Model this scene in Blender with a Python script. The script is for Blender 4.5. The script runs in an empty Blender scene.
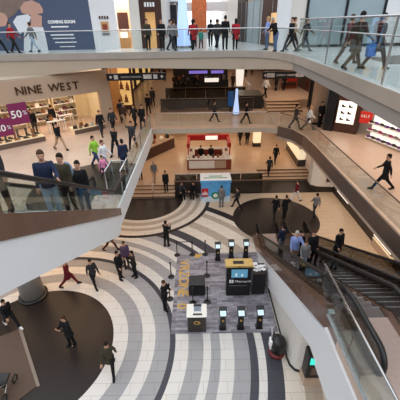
import bpy, bmesh, math, random
from mathutils import Vector, Matrix
random.seed(7)
SC = bpy.context.scene
COL = SC.collection
R = math.radians
PI = math.pi

# ------------------------------------------------------------------ colours and materials
def lin(c):
    return tuple((v/12.92 if v <= 0.04045 else ((v+0.055)/1.055)**2.4) for v in c)
def rgb(r, g, b):
    return lin((r/255, g/255, b/255)) + (1,)
MATS = {}
def mat(name, col, rough=0.5, metal=0.0, var=0.12, scale=6.0, bump=0.0, spec=0.5):
    if name in MATS: return MATS[name]
    m = bpy.data.materials.new(name); m.use_nodes = True
    nt = m.node_tree; b = nt.nodes['Principled BSDF']
    b.inputs['Roughness'].default_value = rough
    b.inputs['Metallic'].default_value = metal
    b.inputs['Specular IOR Level'].default_value = spec
    tc = nt.nodes.new('ShaderNodeTexCoord')
    nz = nt.nodes.new('ShaderNodeTexNoise'); nz.inputs['Scale'].default_value = scale; nz.inputs['Detail'].default_value = 3
    nt.links.new(tc.outputs['Object'], nz.inputs['Vector'])
    mx = nt.nodes.new('ShaderNodeMix'); mx.data_type = 'RGBA'
    mx.inputs[6].default_value = tuple(c*(1-var) for c in col[:3])+(1,)
    mx.inputs[7].default_value = tuple(min(1, c*(1+var)) for c in col[:3])+(1,)
    nt.links.new(nz.outputs['Fac'], mx.inputs[0])
    nt.links.new(mx.outputs[2], b.inputs['Base Color'])
    if bump:
        bp = nt.nodes.new('ShaderNodeBump'); bp.inputs['Strength'].default_value = bump
        nt.links.new(nz.outputs['Fac'], bp.inputs['Height']); nt.links.new(bp.outputs['Normal'], b.inputs['Normal'])
    MATS[name] = m; return m
def emit(name, col, s):
    if name in MATS: return MATS[name]
    m = bpy.data.materials.new(name); m.use_nodes = True
    b = m.node_tree.nodes['Principled BSDF']
    b.inputs['Base Color'].default_value = col
    b.inputs['Emission Color'].default_value = col; b.inputs['Emission Strength'].default_value = s
    MATS[name] = m; return m
def glass(name, tint, refl=0.10, rough=0.03, maxr=0.55):
    m = bpy.data.materials.new(name); m.use_nodes = True; nt = m.node_tree
    nt.nodes.remove(nt.nodes['Principled BSDF']); out = nt.nodes['Material Output']
    tr = nt.nodes.new('ShaderNodeBsdfTransparent'); tr.inputs[0].default_value = tint
    gl = nt.nodes.new('ShaderNodeBsdfGlossy'); gl.inputs['Roughness'].default_value = rough
    lw = nt.nodes.new('ShaderNodeLayerWeight'); lw.inputs[0].default_value = 0.25
    mr = nt.nodes.new('ShaderNodeMapRange'); mr.inputs[3].default_value = refl; mr.inputs[4].default_value = maxr
    nt.links.new(lw.outputs['Fresnel'], mr.inputs[0])
    mx = nt.nodes.new('ShaderNodeMixShader')
    nt.links.new(mr.outputs[0], mx.inputs[0]); nt.links.new(tr.outputs[0], mx.inputs[1]); nt.links.new(gl.outputs[0], mx.inputs[2])
    nt.links.new(mx.outputs[0], out.inputs[0]); MATS[name] = m; return m

M = {}
M['white'] = mat('white_paint', rgb(232,232,234), 0.45, var=0.03)
M['offwhite'] = mat('warm_white_paint', rgb(222,216,208), 0.5, var=0.04)
M['cream'] = mat('cream_panel', rgb(240,224,190), 0.5, var=0.05)
M['beige_metal'] = mat('brushed_champagne_metal', rgb(200,190,180), 0.3, 0.45, var=0.16, scale=1.0)
M['beige_panel'] = mat('taupe_panel', rgb(184,168,150), 0.5, var=0.05, scale=1.5)
M['grey_panel'] = mat('grey_soffit_panel', rgb(152,144,138), 0.5, var=0.05, scale=1.0)
M['steel'] = mat('brushed_steel', rgb(200,200,202), 0.25, 0.9, var=0.05)
M['dark_steel'] = mat('dark_bronze_metal', rgb(112,94,84), 0.3, 0.45, var=0.2, scale=1.5)
M['brown_clad'] = mat('brown_glossy_cladding', rgb(128,100,86), 0.22, 0.3, var=0.3, scale=2.2)
M['black'] = mat('black_laminate', rgb(22,22,24), 0.35, var=0.15)
M['rubber'] = mat('black_rubber', rgb(26,24,25), 0.4, var=0.1)
M['dark'] = mat('dark_brown_stone', rgb(48,40,36), 0.3, var=0.2, scale=3)
M['darkwall'] = mat('dark_wall', rgb(46,38,34), 0.5, var=0.2, scale=2)
M['step'] = mat('escalator_tread_metal', rgb(128,118,116), 0.4, 0.3, var=0.15, scale=12)
M['landing'] = mat('ribbed_landing_metal', rgb(206,182,172), 0.3, 0.2, var=0.1, scale=10)
M['tan'] = mat('tan_shopfront_panel', rgb(186,160,138), 0.45, var=0.05, scale=1)
M['bronze_letter'] = mat('bronze_letters', rgb(86,58,36), 0.35, 0.5)
M['gold'] = mat('gold_vinyl', rgb(214,170,84), 0.4, 0.2, var=0.12, scale=4)
M['goldframe'] = mat('gold_frame', rgb(206,172,104), 0.4, 0.2)
M['purple'] = mat('purple_print', rgb(126,32,84), 0.5, var=0.06)
M['red'] = mat('red_paint', rgb(188,34,34), 0.4, var=0.08)
M['redbrown'] = mat('red_brown_panel', rgb(136,60,40), 0.5)
M['whiteprint'] = mat('white_print', rgb(245,245,245), 0.5, var=0.0)
M['navy'] = mat('slate_blue_print', rgb(78,90,116), 0.5, var=0.05, scale=0.6)
M['teal_glass'] = mat('grey_blue_shop_glass', rgb(160,176,182), 0.12, 0.0, var=0.15, scale=0.5)
M['brownstore'] = mat('dark_brown_wood', rgb(70,40,30), 0.4, var=0.2, scale=3)
M['wood'] = mat('warm_wood_panel', rgb(196,146,94), 0.5, var=0.15, scale=3)
M['skinprint'] = mat('printed_skin', rgb(206,160,142), 0.5, var=0.10, scale=1.5)
M['hairprint'] = mat('printed_hair', rgb(134,112,102), 0.5, var=0.3, scale=2.5)
M['dressprint'] = mat('printed_white_dress', rgb(232,234,238), 0.5, var=0.10, scale=2)
M['orange'] = mat('orange_mosaic', rgb(214,116,66), 0.5, var=0.45, scale=3)
M['blueprint'] = mat('blue_poster_print', rgb(92,168,232), 0.4, var=0.35, scale=2.2)
M['paleprint'] = mat('pale_poster_print', rgb(206,226,240), 0.4, var=0.15, scale=3)
M['green'] = mat('green_print', rgb(30,140,84), 0.5)
M['counter'] = mat('glossy_counter_white', rgb(240,236,228), 0.25, var=0.03)
M['stone_col'] = mat('grey_column_plaster', rgb(168,160,152), 0.5, var=0.05)
M['skin'] = mat('skin', rgb(200,152,126), 0.5, var=0.05)
M['skin_dark'] = mat('dark_skin', rgb(120,80,60), 0.5, var=0.05)
M['eye'] = mat('eye', rgb(30,24,22), 0.2)
M['glass'] = glass('clear_balustrade_glass', (0.90,0.93,0.92,1), 0.03, maxr=0.22)
M['glass_g'] = glass('greenish_glass', (0.88,0.93,0.915,1), 0.06, maxr=0.3)
M['glass_d'] = glass('smoked_glass', (0.30,0.31,0.29,1), 0.06, maxr=0.3)
M['glass_e'] = glass('escalator_glass', (0.50,0.49,0.47,1), 0.12, maxr=0.4)
M['glass_s'] = glass('shop_glass', (0.93,0.93,0.91,1), 0.04)
M['lamp_w'] = emit('warm_lamp', (1,0.80,0.52,1), 9)
M['lamp_c'] = emit('cool_lamp', (0.95,0.97,1,1), 5)
M['screen'] = emit('blue_screen', (0.10,0.28,0.42,1), 0.5)
M['screen_l'] = emit('pale_screen', (0.62,0.78,0.82,1), 0.3)
M['teal_screen'] = emit('teal_screen', (0.04,0.70,0.55,1), 0.9)
M['obelisk'] = emit('pale_blue_light', (0.42,0.58,0.95,1), 0.75)
M['lightbox'] = emit('white_lightbox', (1,0.95,0.86,1), 0.75)
M['purple_sign'] = emit('violet_sign', (0.22,0.16,0.62,1), 0.8)

# ------------------------------------------------------------------ mesh helpers
def lnk(o, parent=None):
    COL.objects.link(o)
    if parent is not None: o.parent = parent
    return o
def tag(o, label=None, cat=None, group=None, kind=None):
    if label: o['label'] = label
    if cat: o['category'] = cat
    if group: o['group'] = group
    if kind: o['kind'] = kind
    return o
def empty(name, loc, label, cat, group=None, rz=0.0):
    o = bpy.data.objects.new(name, None); o.empty_display_size = 0.2
    o.location = loc; o.rotation_euler = (0,0,rz); lnk(o)
    return tag(o, label, cat, group)
class MB:
    def __init__(s, xf=None): s.bm = bmesh.new(); s.xf = xf
    def _v(s, p):
        p = Vector(p)
        if s.xf is not None: p = s.xf @ p
        return s.bm.verts.new(p)
    def poly(s, pts):
        return s.bm.faces.new([s._v(p) for p in pts])
    def hexa(s, b, t):
        vb = [s._v(p) for p in b]; vt = [s._v(p) for p in t]; n = len(b)
        s.bm.faces.new(vb[::-1]); s.bm.faces.new(vt)
        for i in range(n): s.bm.faces.new((vb[i], vb[(i+1)%n], vt[(i+1)%n], vt[i]))
        return s
    def box(s, x0,x1,y0,y1,z0,z1):
        q = [(x0,y0),(x1,y0),(x1,y1),(x0,y1)]
        return s.hexa([(x,y,z0) for x,y in q], [(x,y,z1) for x,y in q])
    def prism(s, pts, z0, z1):
        return s.hexa([(x,y,z0) for x,y in pts], [(x,y,z1) for x,y in pts])
    def prismx(s, pts, x0, x1):      # profile in (y,z) extruded along x
        return s.hexa([(x0,y,z) for y,z in pts], [(x1,y,z) for y,z in pts])
    def prismy(s, pts, y0, y1):      # profile in (x,z) extruded along y
        return s.hexa([(x,y1,z) for x,z in pts], [(x,y0,z) for x,z in pts])
    def rings(s, secs, cap=True):    # list of rings (lists of points)
        vs = [[s._v(p) for p in r] for r in secs]; n = len(secs[0])
        for a, b in zip(vs, vs[1:]):
            for i in range(n): s.bm.faces.new((a[i], a[(i+1)%n], b[(i+1)%n], b[i]))
        if cap: s.bm.faces.new(vs[0][::-1]); s.bm.faces.new(vs[-1])
        return s
    def lathe(s, c, prof, n=20, sx=1, sy=1):   # prof list of (r, z)
        return s.rings([[(c[0]+sx*r*math.cos(2*PI*i/n), c[1]+sy*r*math.sin(2*PI*i/n), c[2]+z) for i in range(n)] for r, z in prof])
    def tube(s, pts, r, n=8):
        pts = [Vector(p) for p in pts]; secs = []
        rr = r if isinstance(r, (list, tuple)) else [r]*len(pts)
        up = None
        for i, p in enumerate(pts):
            d = (pts[min(i+1,len(pts)-1)] - pts[max(i-1,0)]).normalized()
            if up is None:
                up = Vector((0,0,1)) if abs(d.z) < 0.9 else Vector((1,0,0))
            a = d.cross(up); 
            if a.length < 1e-4: a = d.cross(Vector((1,0,0)))
            a.normalize(); b = a.cross(d).normalized(); up = b
            secs.append([p + a*(rr[i]*math.cos(2*PI*k/n)) + b*(rr[i]*math.sin(2*PI*k/n)) for k in range(n)])
        return s.rings(secs)
    def ell(s, c, rx, ry, rz, n=12, m=8):
        secs = []
        for j in range(m+1):
            a = -PI/2 + PI*(0.04+0.92*j/m); rr = math.cos(a)
            secs.append([(c[0]+rx*rr*math.cos(2*PI*i/n), c[1]+ry*rr*math.sin(2*PI*i/n), c[2]+rz*math.sin(a)) for i in range(n)])
        return s.rings(secs)
    def build(s, name, m, parent=None, smooth=False, bevel=0.0, origin=None):
        """geometry is written in world coordinates; the parent's location is taken off"""
        bmesh.ops.recalc_face_normals(s.bm, faces=s.bm.faces[:])
        off = Vector((0,0,0))
        if parent is not None:
            p = parent
            while p is not None: off += Vector(p.location); p = p.parent
        elif origin is not None: off = Vector(origin)
        if off.length > 0: bmesh.ops.translate(s.bm, verts=s.bm.verts[:], vec=-off)
        if bevel > 0:
            bmesh.ops.bevel(s.bm, geom=s.bm.edges[:], offset=bevel, segments=2, affect='EDGES', clamp_overlap=True)
        me = bpy.data.meshes.new(name); s.bm.to_mesh(me); s.bm.free()
        if smooth:
            for f in me.polygons: f.use_smooth = True
        me.materials.append(m)
        o = bpy.data.objects.new(name, me); lnk(o, parent)
        if parent is None and origin is not None: o.location = origin
        return o
def structure(o): o['kind'] = 'structure'; return o
def text(s, size, depth, xf, name, m, parent, align='LEFT', bold=0.0):
    cu = bpy.data.curves.new(name, 'FONT'); cu.body = s; cu.size = size; cu.extrude = depth; cu.align_x = align; cu.offset = bold; cu.resolution_u = 2
    t = bpy.data.objects.new(name+'_curve', cu); COL.objects.link(t)
    bpy.context.view_layer.update()
    dg = bpy.context.evaluated_depsgraph_get()
    me = bpy.data.meshes.new_from_object(t.evaluated_get(dg))
    bpy.data.objects.remove(t); bpy.data.curves.remove(cu)
    off = Vector((0,0,0)); p = parent
    while p is not None: off += Vector(p.location); p = p.parent
    me.transform(Matrix.Translation(-off) @ xf)
    me.materials.clear(); me.materials.append(m)
    o = bpy.data.objects.new(name, me); lnk(o, parent); return o
def facing_cam(x, y, z):          # text / panels upright, facing -Y
    return Matrix.Translation((x,y,z)) @ Matrix.Rotation(R(90), 4, 'X')
def copy_tree(o, parent=None):
    c = o.copy(); COL.objects.link(c)
    if parent is not None: c.parent = parent
    for ch in list(o.children): copy_tree(ch, c)
    return c
def offset_path(path, d):
    out = []
    for i, p in enumerate(path):
        a = Vector(path[max(i-1,0)]); b = Vector(path[min(i+1,len(path)-1)])
        t = (b-a).normalized(); n = Vector((t.y,-t.x)); out.append((p[0]+n.x*d, p[1]+n.y*d))
    return out
def ribbon(mb, path, z0, z1, d0, d1):   # wall strip along a plan path between two offsets
    a = offset_path(path, d0); b = offset_path(path, d1)
    secs = [[(p[0],p[1],z0),(q[0],q[1],z0),(q[0],q[1],z1),(p[0],p[1],z1)] for p, q in zip(a, b)]
    return mb.rings(secs)

# ------------------------------------------------------------------ camera
P = R(29); ROLL = R(1.0); F = 320.0
cd = bpy.data.cameras.new('camera'); cam = bpy.data.objects.new('camera', cd); COL.objects.link(cam)
cd.sensor_width = 36; cd.lens = F/400*36; cd.clip_end = 300
Rv = Vector((1,0,0)); Uv = Vector((0, math.sin(P), math.cos(P))); Fv = Vector((0, math.cos(P), -math.sin(P)))
c_, s_ = math.cos(ROLL), math.sin(ROLL)
rx = Rv*c_ - Uv*s_; ry = Rv*s_ + Uv*c_
mw = Matrix((( rx.x, ry.x, -Fv.x, 0), (rx.y, ry.y, -Fv.y, 0), (rx.z, ry.z, -Fv.z, 11.8), (0,0,0,1)))
cam.matrix_world = mw; SC.camera = cam

# ------------------------------------------------------------------ concourse floor
def floor_material():
    m = bpy.data.materials.new('concourse_paving'); m.use_nodes = True; nt = m.node_tree; N = nt.nodes; L = nt.links
    b = N['Principled BSDF']; b.inputs['Roughness'].default_value = 0.22; b.inputs['Specular IOR Level'].default_value = 0.28
    tc = N.new('ShaderNodeTexCoord')
    def math_(op, a, c=None):
        n = N.new('ShaderNodeMath'); n.operation = op
        for i, v in enumerate((a, c)):
            if v is None: continue
            if isinstance(v, (int, float)): n.inputs[i].default_value = v
            else: L.new(v, n.inputs[i])
        return n.outputs[0]
    def dist(cx, cy):
        n = N.new('ShaderNodeVectorMath'); n.operation = 'DISTANCE'
        L.new(tc.outputs['Object'], n.inputs[0]); n.inputs[1].default_value = (cx,cy,0); return n.outputs['Value']
    def ramp(fac, stops, total):
        n = N.new('ShaderNodeValToRGB'); cr = n.color_ramp; cr.interpolation = 'CONSTANT'
        els = cr.elements; els[0].position = 0; els[0].color = stops[0][1]
        els[1].position = min(0.9999, stops[1][0]/total); els[1].color = stops[1][1]
        for r, c in stops[2:]:
            e = els.new(r/total); e.color = c
        L.new(math_('DIVIDE', fac, total), n.inputs[0]); return n.outputs['Color']
    def mix(fac, a, c):
        n = N.new('ShaderNodeMix'); n.data_type = 'RGBA'
        L.new(fac, n.inputs[0])
        for k, v in ((6,a),(7,c)):
            if isinstance(v, tuple): n.inputs[k].default_value = v
            else: L.new(v, n.inputs[k])
        return n.outputs[2]
    LT = rgb(222,217,211); GR = rgb(164,162,164); DK = rgb(70,69,77); BR = rgb(43,36,35); BG = rgb(206,184,160); TAN = rgb(178,164,150); LB = rgb(220,209,196)
    A = ramp(dist(-7.15,8.7), [(0,BR),(3.3,LT),(3.98,GR),(4.56,LT),(5.12,GR),(5.72,DK),(6.0,LT),(6.52,GR),(7.18,LT),(7.5,GR),(7.82,LT),
             (8.4,GR),(9.0,DK),(9.33,LT),(9.63,DK),(10.24,LB),(10.95,TAN),(11.6,LB),(12.45,TAN),(12.95,LB),(13.35,BR),(13.85,BG)], 20)
    d2 = dist(-4.2,21.45)
    B = ramp(d2, [(0,BR),(2.82,LB),(3.15,TAN),(3.55,LB),(3.9,TAN),(4.2,LB),(4.62,BR),(5.0,LB)], 20)
    col = mix(math_('LESS_THAN', d2, 4.95), A, B)
    col = mix(math_('LESS_THAN', dist(5.15,18.55), 2.9), col, BR)
    sp = N.new('ShaderNodeSeparateXYZ'); L.new(tc.outputs['Object'], sp.inputs[0])
    strip = math_('MULTIPLY', math_('GREATER_THAN', sp.outputs['X'], 2.6), math_('GREATER_THAN', sp.outputs['Y'], 22.2))
    col = mix(strip, col, BR)
    # tile joints on a metre grid and soft wear
    br = N.new('ShaderNodeTexBrick'); br.inputs['Scale'].default_value = 1.0; br.inputs['Brick Width'].default_value = 0.9; br.inputs['Row Height'].default_value = 0.45
    br.inputs['Mortar Size'].default_value = 0.012; br.inputs['Color1'].default_value = (1,1,1,1); br.inputs['Color2'].default_value = (0.95,0.95,0.95,1); br.inputs['Mortar'].default_value = (0.74,0.73,0.72,1)
    L.new(tc.outputs['Object'], br.inputs['Vector'])
    mu = N.new('ShaderNodeMix'); mu.data_type = 'RGBA'; mu.blend_type = 'MULTIPLY'; mu.inputs[0].default_value = 1
    L.new(col, mu.inputs[6]); L.new(br.outputs['Color'], mu.inputs[7])
    L.new(mu.outputs[2], b.inputs['Base Color'])
    nz = N.new('ShaderNodeTexNoise'); nz.inputs['Scale'].default_value = 2; L.new(tc.outputs['Object'], nz.inputs['Vector'])
    rr = N.new('ShaderNodeMapRange'); rr.inputs[3].default_value = 0.25; rr.inputs[4].default_value = 0.42; L.new(nz.outputs['Fac'], rr.inputs[0]); L.new(rr.outputs[0], b.inputs['Roughness'])
    return m
def tile_material(name, c1, c2, w=0.6, h=0.6, rough=0.3):
    m = bpy.data.materials.new(name); m.use_nodes = True; nt = m.node_tree; b = nt.nodes['Principled BSDF']
    tc = nt.nodes.new('ShaderNodeTexCoord'); br = nt.nodes.new('ShaderNodeTexBrick'); br.offset = 0
    br.inputs['Scale'].default_value = 1; br.inputs['Brick Width'].default_value = w; br.inputs['Row Height'].default_value = h; br.inputs['Mortar Size'].default_value = 0.01
    br.inputs['Color1'].default_value = c1; br.inputs['Color2'].default_value = c2; br.inputs['Mortar'].default_value = tuple(v*0.75 for v in c1[:3])+(1,)
    nt.links.new(tc.outputs['Object'], br.inputs['Vector']); nt.links.new(br.outputs['Color'], b.inputs['Base Color'])
    b.inputs['Roughness'].default_value = rough; return m
M['l1floor'] = tile_material('pink_beige_tiles', rgb(202,175,156), rgb(195,168,149), 1.2, 1.2)
M['l2floor'] = tile_material('pale_grey_tiles', rgb(206,208,210), rgb(198,200,203), 0.9, 0.9, 0.25)
M['platfloor'] = tile_material('honey_beige_tiles', rgb(208,178,148), rgb(202,170,140), 0.9, 0.9)

fl = MB(); fl.box(-16, 14, 1, 60, -0.3, 0.0); structure(fl.build('floor', floor_material()))
# raised court at the far end
PZ = 0.6
pf = MB(); pf.prism([(-1.95,22.35),(4.9,22.35),(4.9,25.8),(9.35,25.8),(9.35,24.4),(13.5,24.4),(13.5,59),(-15.5,59),(-15.5,23.1),(-1.95,23.1)], 0.0, PZ)
structure(pf.build('floor', M['platfloor']))

# ------------------------------------------------------------------ mezzanine and gallery slabs
Z1, Z2 = 5.2, 10.3
sl = MB()
sl.prism([(-15.5,10.6),(-4.75,10.6),(-4.75,10.7),(-3.35,10.7),(-3.35,11.2),(-3.35,22.3),(-3.35,60),(-15.5,60)], 4.5, Z1)
structure(sl.build('floor', M['l1floor']))
sl = MB(); sl.box(-3.35, 5.6, 22.3, 27.3, 4.95, Z1); structure(sl.build('floor', M['l1floor']))
sl = MB()
curve = [(6.75,18.0),(6.7,19.6),(6.35,21.0),(5.6,21.9),(4.6,22.3)]
sl.prism([(14,2.2),(14,60),(4.6,60),(4.6,27.3),(5.6,27.3),(5.6,22.0)][:3] + [(4.6,27.35),(5.62,27.35),(5.62,21.95),(6.35,21.0),(6.7,19.6),(6.75,18.0),(6.75,2.2)], 4.5, Z1)
structure(sl.build('floor', M['l1floor']))
sl = MB(); sl.box(-3.35, 4.6, 32.2, 60, 4.5, Z1); structure(sl.build('floor', M['l1floor']))
# near right landing where the escalators arrive, with its deep white edge
sl = MB(); sl.box(3.2, 6.74, 1.2, 5.0, 4.9, Z1); structure(sl.build('floor', M['l1floor']))
sl = MB(); sl.box(3.15, 6.74, 1.2, 5.6, 3.3, 4.88); structure(sl.build('trim_1', M['white']))
# dark inlay on the left mezzanine floor
dk = MB(); dk.lathe((-4.6,13.2,Z1), [(3.1,0.0),(3.1,0.004)], 40)
bmesh.ops.bisect_plane(dk.bm, geom=dk.bm.verts[:]+dk.bm.edges[:]+dk.bm.faces[:], plane_co=(-3.36,0,0), plane_no=(1,0,0), clear_outer=True)
bmesh.ops.bisect_plane(dk.bm, geom=dk.bm.verts[:]+dk.bm.edges[:]+dk.bm.faces[:], plane_co=(0,11.3,0), plane_no=(0,-1,0), clear_outer=True)
structure(dk.build('trim_2', M['dark']))
# mezzanine edge bands
EDGE1R = [(6.75,2.2),(6.75,10),(6.75,18),(6.68,19.6),(6.33,21.0),(5.55,21.9),(4.6,22.28),(2,22.3),(-3.2,22.3)]
tr = MB(); ribbon(tr, EDGE1R[:6], 4.75, Z1+0.25, -0.02, -0.10); structure(tr.build('trim_3', M['dark_steel']))
tr = MB(); ribbon(tr, EDGE1R[5:], 4.93, Z1+0.06, -0.02, -0.10); structure(tr.build('trim_16', M['beige_panel']))
tr = MB(); tr.box(-3.2, 4.6, 27.3, 27.36, 4.4, Z1+0.2); tr.box(-3.2,4.6,32.12,32.2,4.4,Z1+0.05); structure(tr.build('trim_4', M['dark_steel']))
tr = MB(); tr.box(-3.35,-3.29,10.6,22.3,4.45,Z1+0.12); structure(tr.build('trim_5', M['white']))

EDGE2 = [(-15.5,21.0),(-12,21.05),(-9,21.1),(-5.8,21.13),(-3,21.15),(1.5,21.15),(2.9,20.95),(3.9,20.4),(4.6,19.2),(4.92,17.6),(4.95,16.0),(4.85,11.5),(4.68,7.5),(4.5,2.2)]
LOWZ = [8.75,8.9,9.15,9.45,9.4,9.28,9.26,9.32,9.45,9.58]      # underside of the footbridge panel, rising to the right
BR_E, RI_E = EDGE2[:10], EDGE2[9:]
g2 = MB(); g2.prism(EDGE2[::-1] + [(-15.5,60),(14,60),(14,2.2)], 9.6, Z2)
structure(g2.build('floor', M['l2floor']))
tr = MB(); ribbon(tr, BR_E, 9.95, Z2+0.02, 0.0, 0.12); structure(tr.build('trim_6', M['beige_metal']))
tr = MB(); pa, pb = offset_path(BR_E, 0.0), offset_path(BR_E, 0.05); tr.rings([[(p[0],p[1],z),(q[0],q[1],z),(q[0],q[1],9.95),(p[0],p[1],9.95)] for p, q, z in zip(pa, pb, LOWZ)]); structure(tr.build('trim_7', M['beige_panel']))
tr = MB(); ribbon(tr, RI_E, 9.95, Z2+0.02, 0.0, 0.10); structure(tr.build('trim_8', M['beige_metal']))
tr = MB(); ribbon(tr, RI_E, 9.58, 9.95, -0.10, 0.02); structure(tr.build('trim_9', M['grey_panel']))
# dark sloped plinth on the right gallery floor
dp = MB(); dp.prism([(7.6,15.6),(12,17.6),(12,11.5),(7.3,13.2)], Z2, Z2+0.01); structure(dp.build('trim_10', M['dark']))

# ------------------------------------------------------------------ balustrades
def balustrade(name, label, path, z0, z1, d, glassm, rails, postm, group=None, step=1, posts=True):
    e = empty(name, (path[0][0], path[0][1], z0), label, 'balustrade', group)
    p = offset_path(path, d)
    for i in range(len(p)-1):
        a, b = Vector(p[i]), Vector(p[i+1]); L = (b-a).length; n = max(1, round(L/2.0))
        for k in range(n):
            q0 = a.lerp(b, k/n); q1 = a.lerp(b, (k+1)/n); t = (q1-q0).normalized()
            if n > 1 or L > 1.6: q0 = q0 + t*0.012; q1 = q1 - t*0.012
            nn = Vector((t.y,-t.x))*0.008
            g = MB(); g.prism([q0-nn, q1-nn, q1+nn, q0+nn], z0, z1-0.03); g.build('glass_panel', glassm, e)
    for (zr, r, mm) in rails:
        h = MB(); h.tube([(q[0],q[1],zr) for q in p], r, 8); h.build('handrail', mm, e, smooth=True)
    if posts:
        for i in range(0, len(p), step):
            ps = MB(); ps.box(p[i][0]-0.025, p[i][0]+0.025, p[i][1]-0.025, p[i][1]+0.025, z0, z1); ps.build('post', postm, e)
    return e
def subdiv(path, n):
    out = []
    for a, b in zip(path, path[1:]):
        for k in range(n): out.append((a[0]+(b[0]-a[0])*k/n, a[1]+(b[1]-a[1])*k/n))
    return out + [path[-1]]
balustrade('glass_balustrade', 'curved glass guard along the edge of the upper footbridge with thin steel handrail', BR_E, Z2+0.02, 11.48, -0.06, M['glass'], [(11.48,0.028,M['steel'])], M['steel'], posts=False)
balustrade('glass_balustrade', 'tall glass guard with two steel rails beside the upper right gallery', RI_E, Z2+0.02, 11.9, -0.05, M['glass_g'], [(11.88,0.03,M['steel']),(11.45,0.022,M['steel'])], M['steel'], posts=False)
for yy in (8.6,13.2):
    xx = 4.72 if yy < 10 else 4.88
    k = MB(); k.box(xx-0.02,xx+0.02,yy-0.03,yy+0.03,Z2,11.88); k.build('post', M['steel'], bpy.data.objects['glass_balustrade.001'])
balustrade('glass_balustrade', 'long straight glass guard of the right mezzanine with dark handrail', [(6.85,2.4),(6.85,10),(6.85,18),(6.78,19.6),(6.43,21.0),(5.62,21.98)], Z1+0.25, 6.3, 0, M['glass'], [(6.3,0.03,M['dark_steel'])], M['dark_steel'], posts=False)
balustrade('glass_balustrade', 'glass guard on the near edge of the mezzanine footbridge above the red kiosk', [(5.55,22.0),(4.6,22.38),(2,22.4),(-3.1,22.4)], Z1+0.25, 6.3, 0, M['glass'], [(6.3,0.025,M['steel'])], M['steel'], posts=False)
balustrade('glass_balustrade', 'smoked glass guard on the far edge of the mezzanine footbridge', [(-3.15,27.25),(4.6,27.25)], Z1+0.2, 6.3, 0, M['glass_d'], [(6.3,0.03,M['dark_steel'])], M['dark_steel'])
balustrade('glass_balustrade', 'smoked glass guard beyond the dark opening behind the mezzanine footbridge', [(-3.15,32.3),(4.6,32.3)], Z1+0.05, 6.3, 0, M['glass_d'], [(6.3,0.03,M['dark_steel'])], M['dark_steel'])
balustrade('glass_balustrade', 'greenish glass guard at the left mezzanine edge above the white fascia', [(-3.4,12.6),(-3.4,14.2),(-3.4,18),(-3.4,22.3)], Z1+0.1, 6.3, 0, M['glass_g'], [(6.3,0.03,M['steel'])], M['steel'])
balustrade('glass_balustrade', 'short greenish glass guard behind the foot of the left escalator', [(-4.1,12.7),(-4.1,13.9),(-3.5,13.9)], Z1+0.02, 6.25, 0, M['glass_g'], [(6.25,0.025,M['steel'])], M['steel'])
# near right guard with a rounded front end
e = empty('glass_balustrade', (3.2,2,Z1), 'near glass guard with rounded end and bright steel rail beside the right escalator top', 'balustrade')
for (a, b) in ((1.2,2.9),(2.93,4.5)):
    g = MB(); g.prismx([(a,5.26),(b,5.26),(b,6.28),(a,6.28)], 3.19, 3.21); g.build('glass_panel', M['glass_g'], e)
g = MB(); g.prismx([(4.53,5.26),(5.55,5.26),(5.85,5.35),(6.15,5.6),(6.32,5.9),(6.38,6.28),(4.53,6.28)], 3.19, 3.21); g.build('glass_panel', M['glass_g'], e)
h = MB(); h.tube([(3.2,1.2,6.3),(3.2,6.4,6.3)], 0.028); h.build('handrail', M['steel'], e, smooth=True)
h = MB(); h.box(3.17,3.23,1.2,5.7,5.2,5.27); h.build('base_channel', M['steel'], e)

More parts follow.
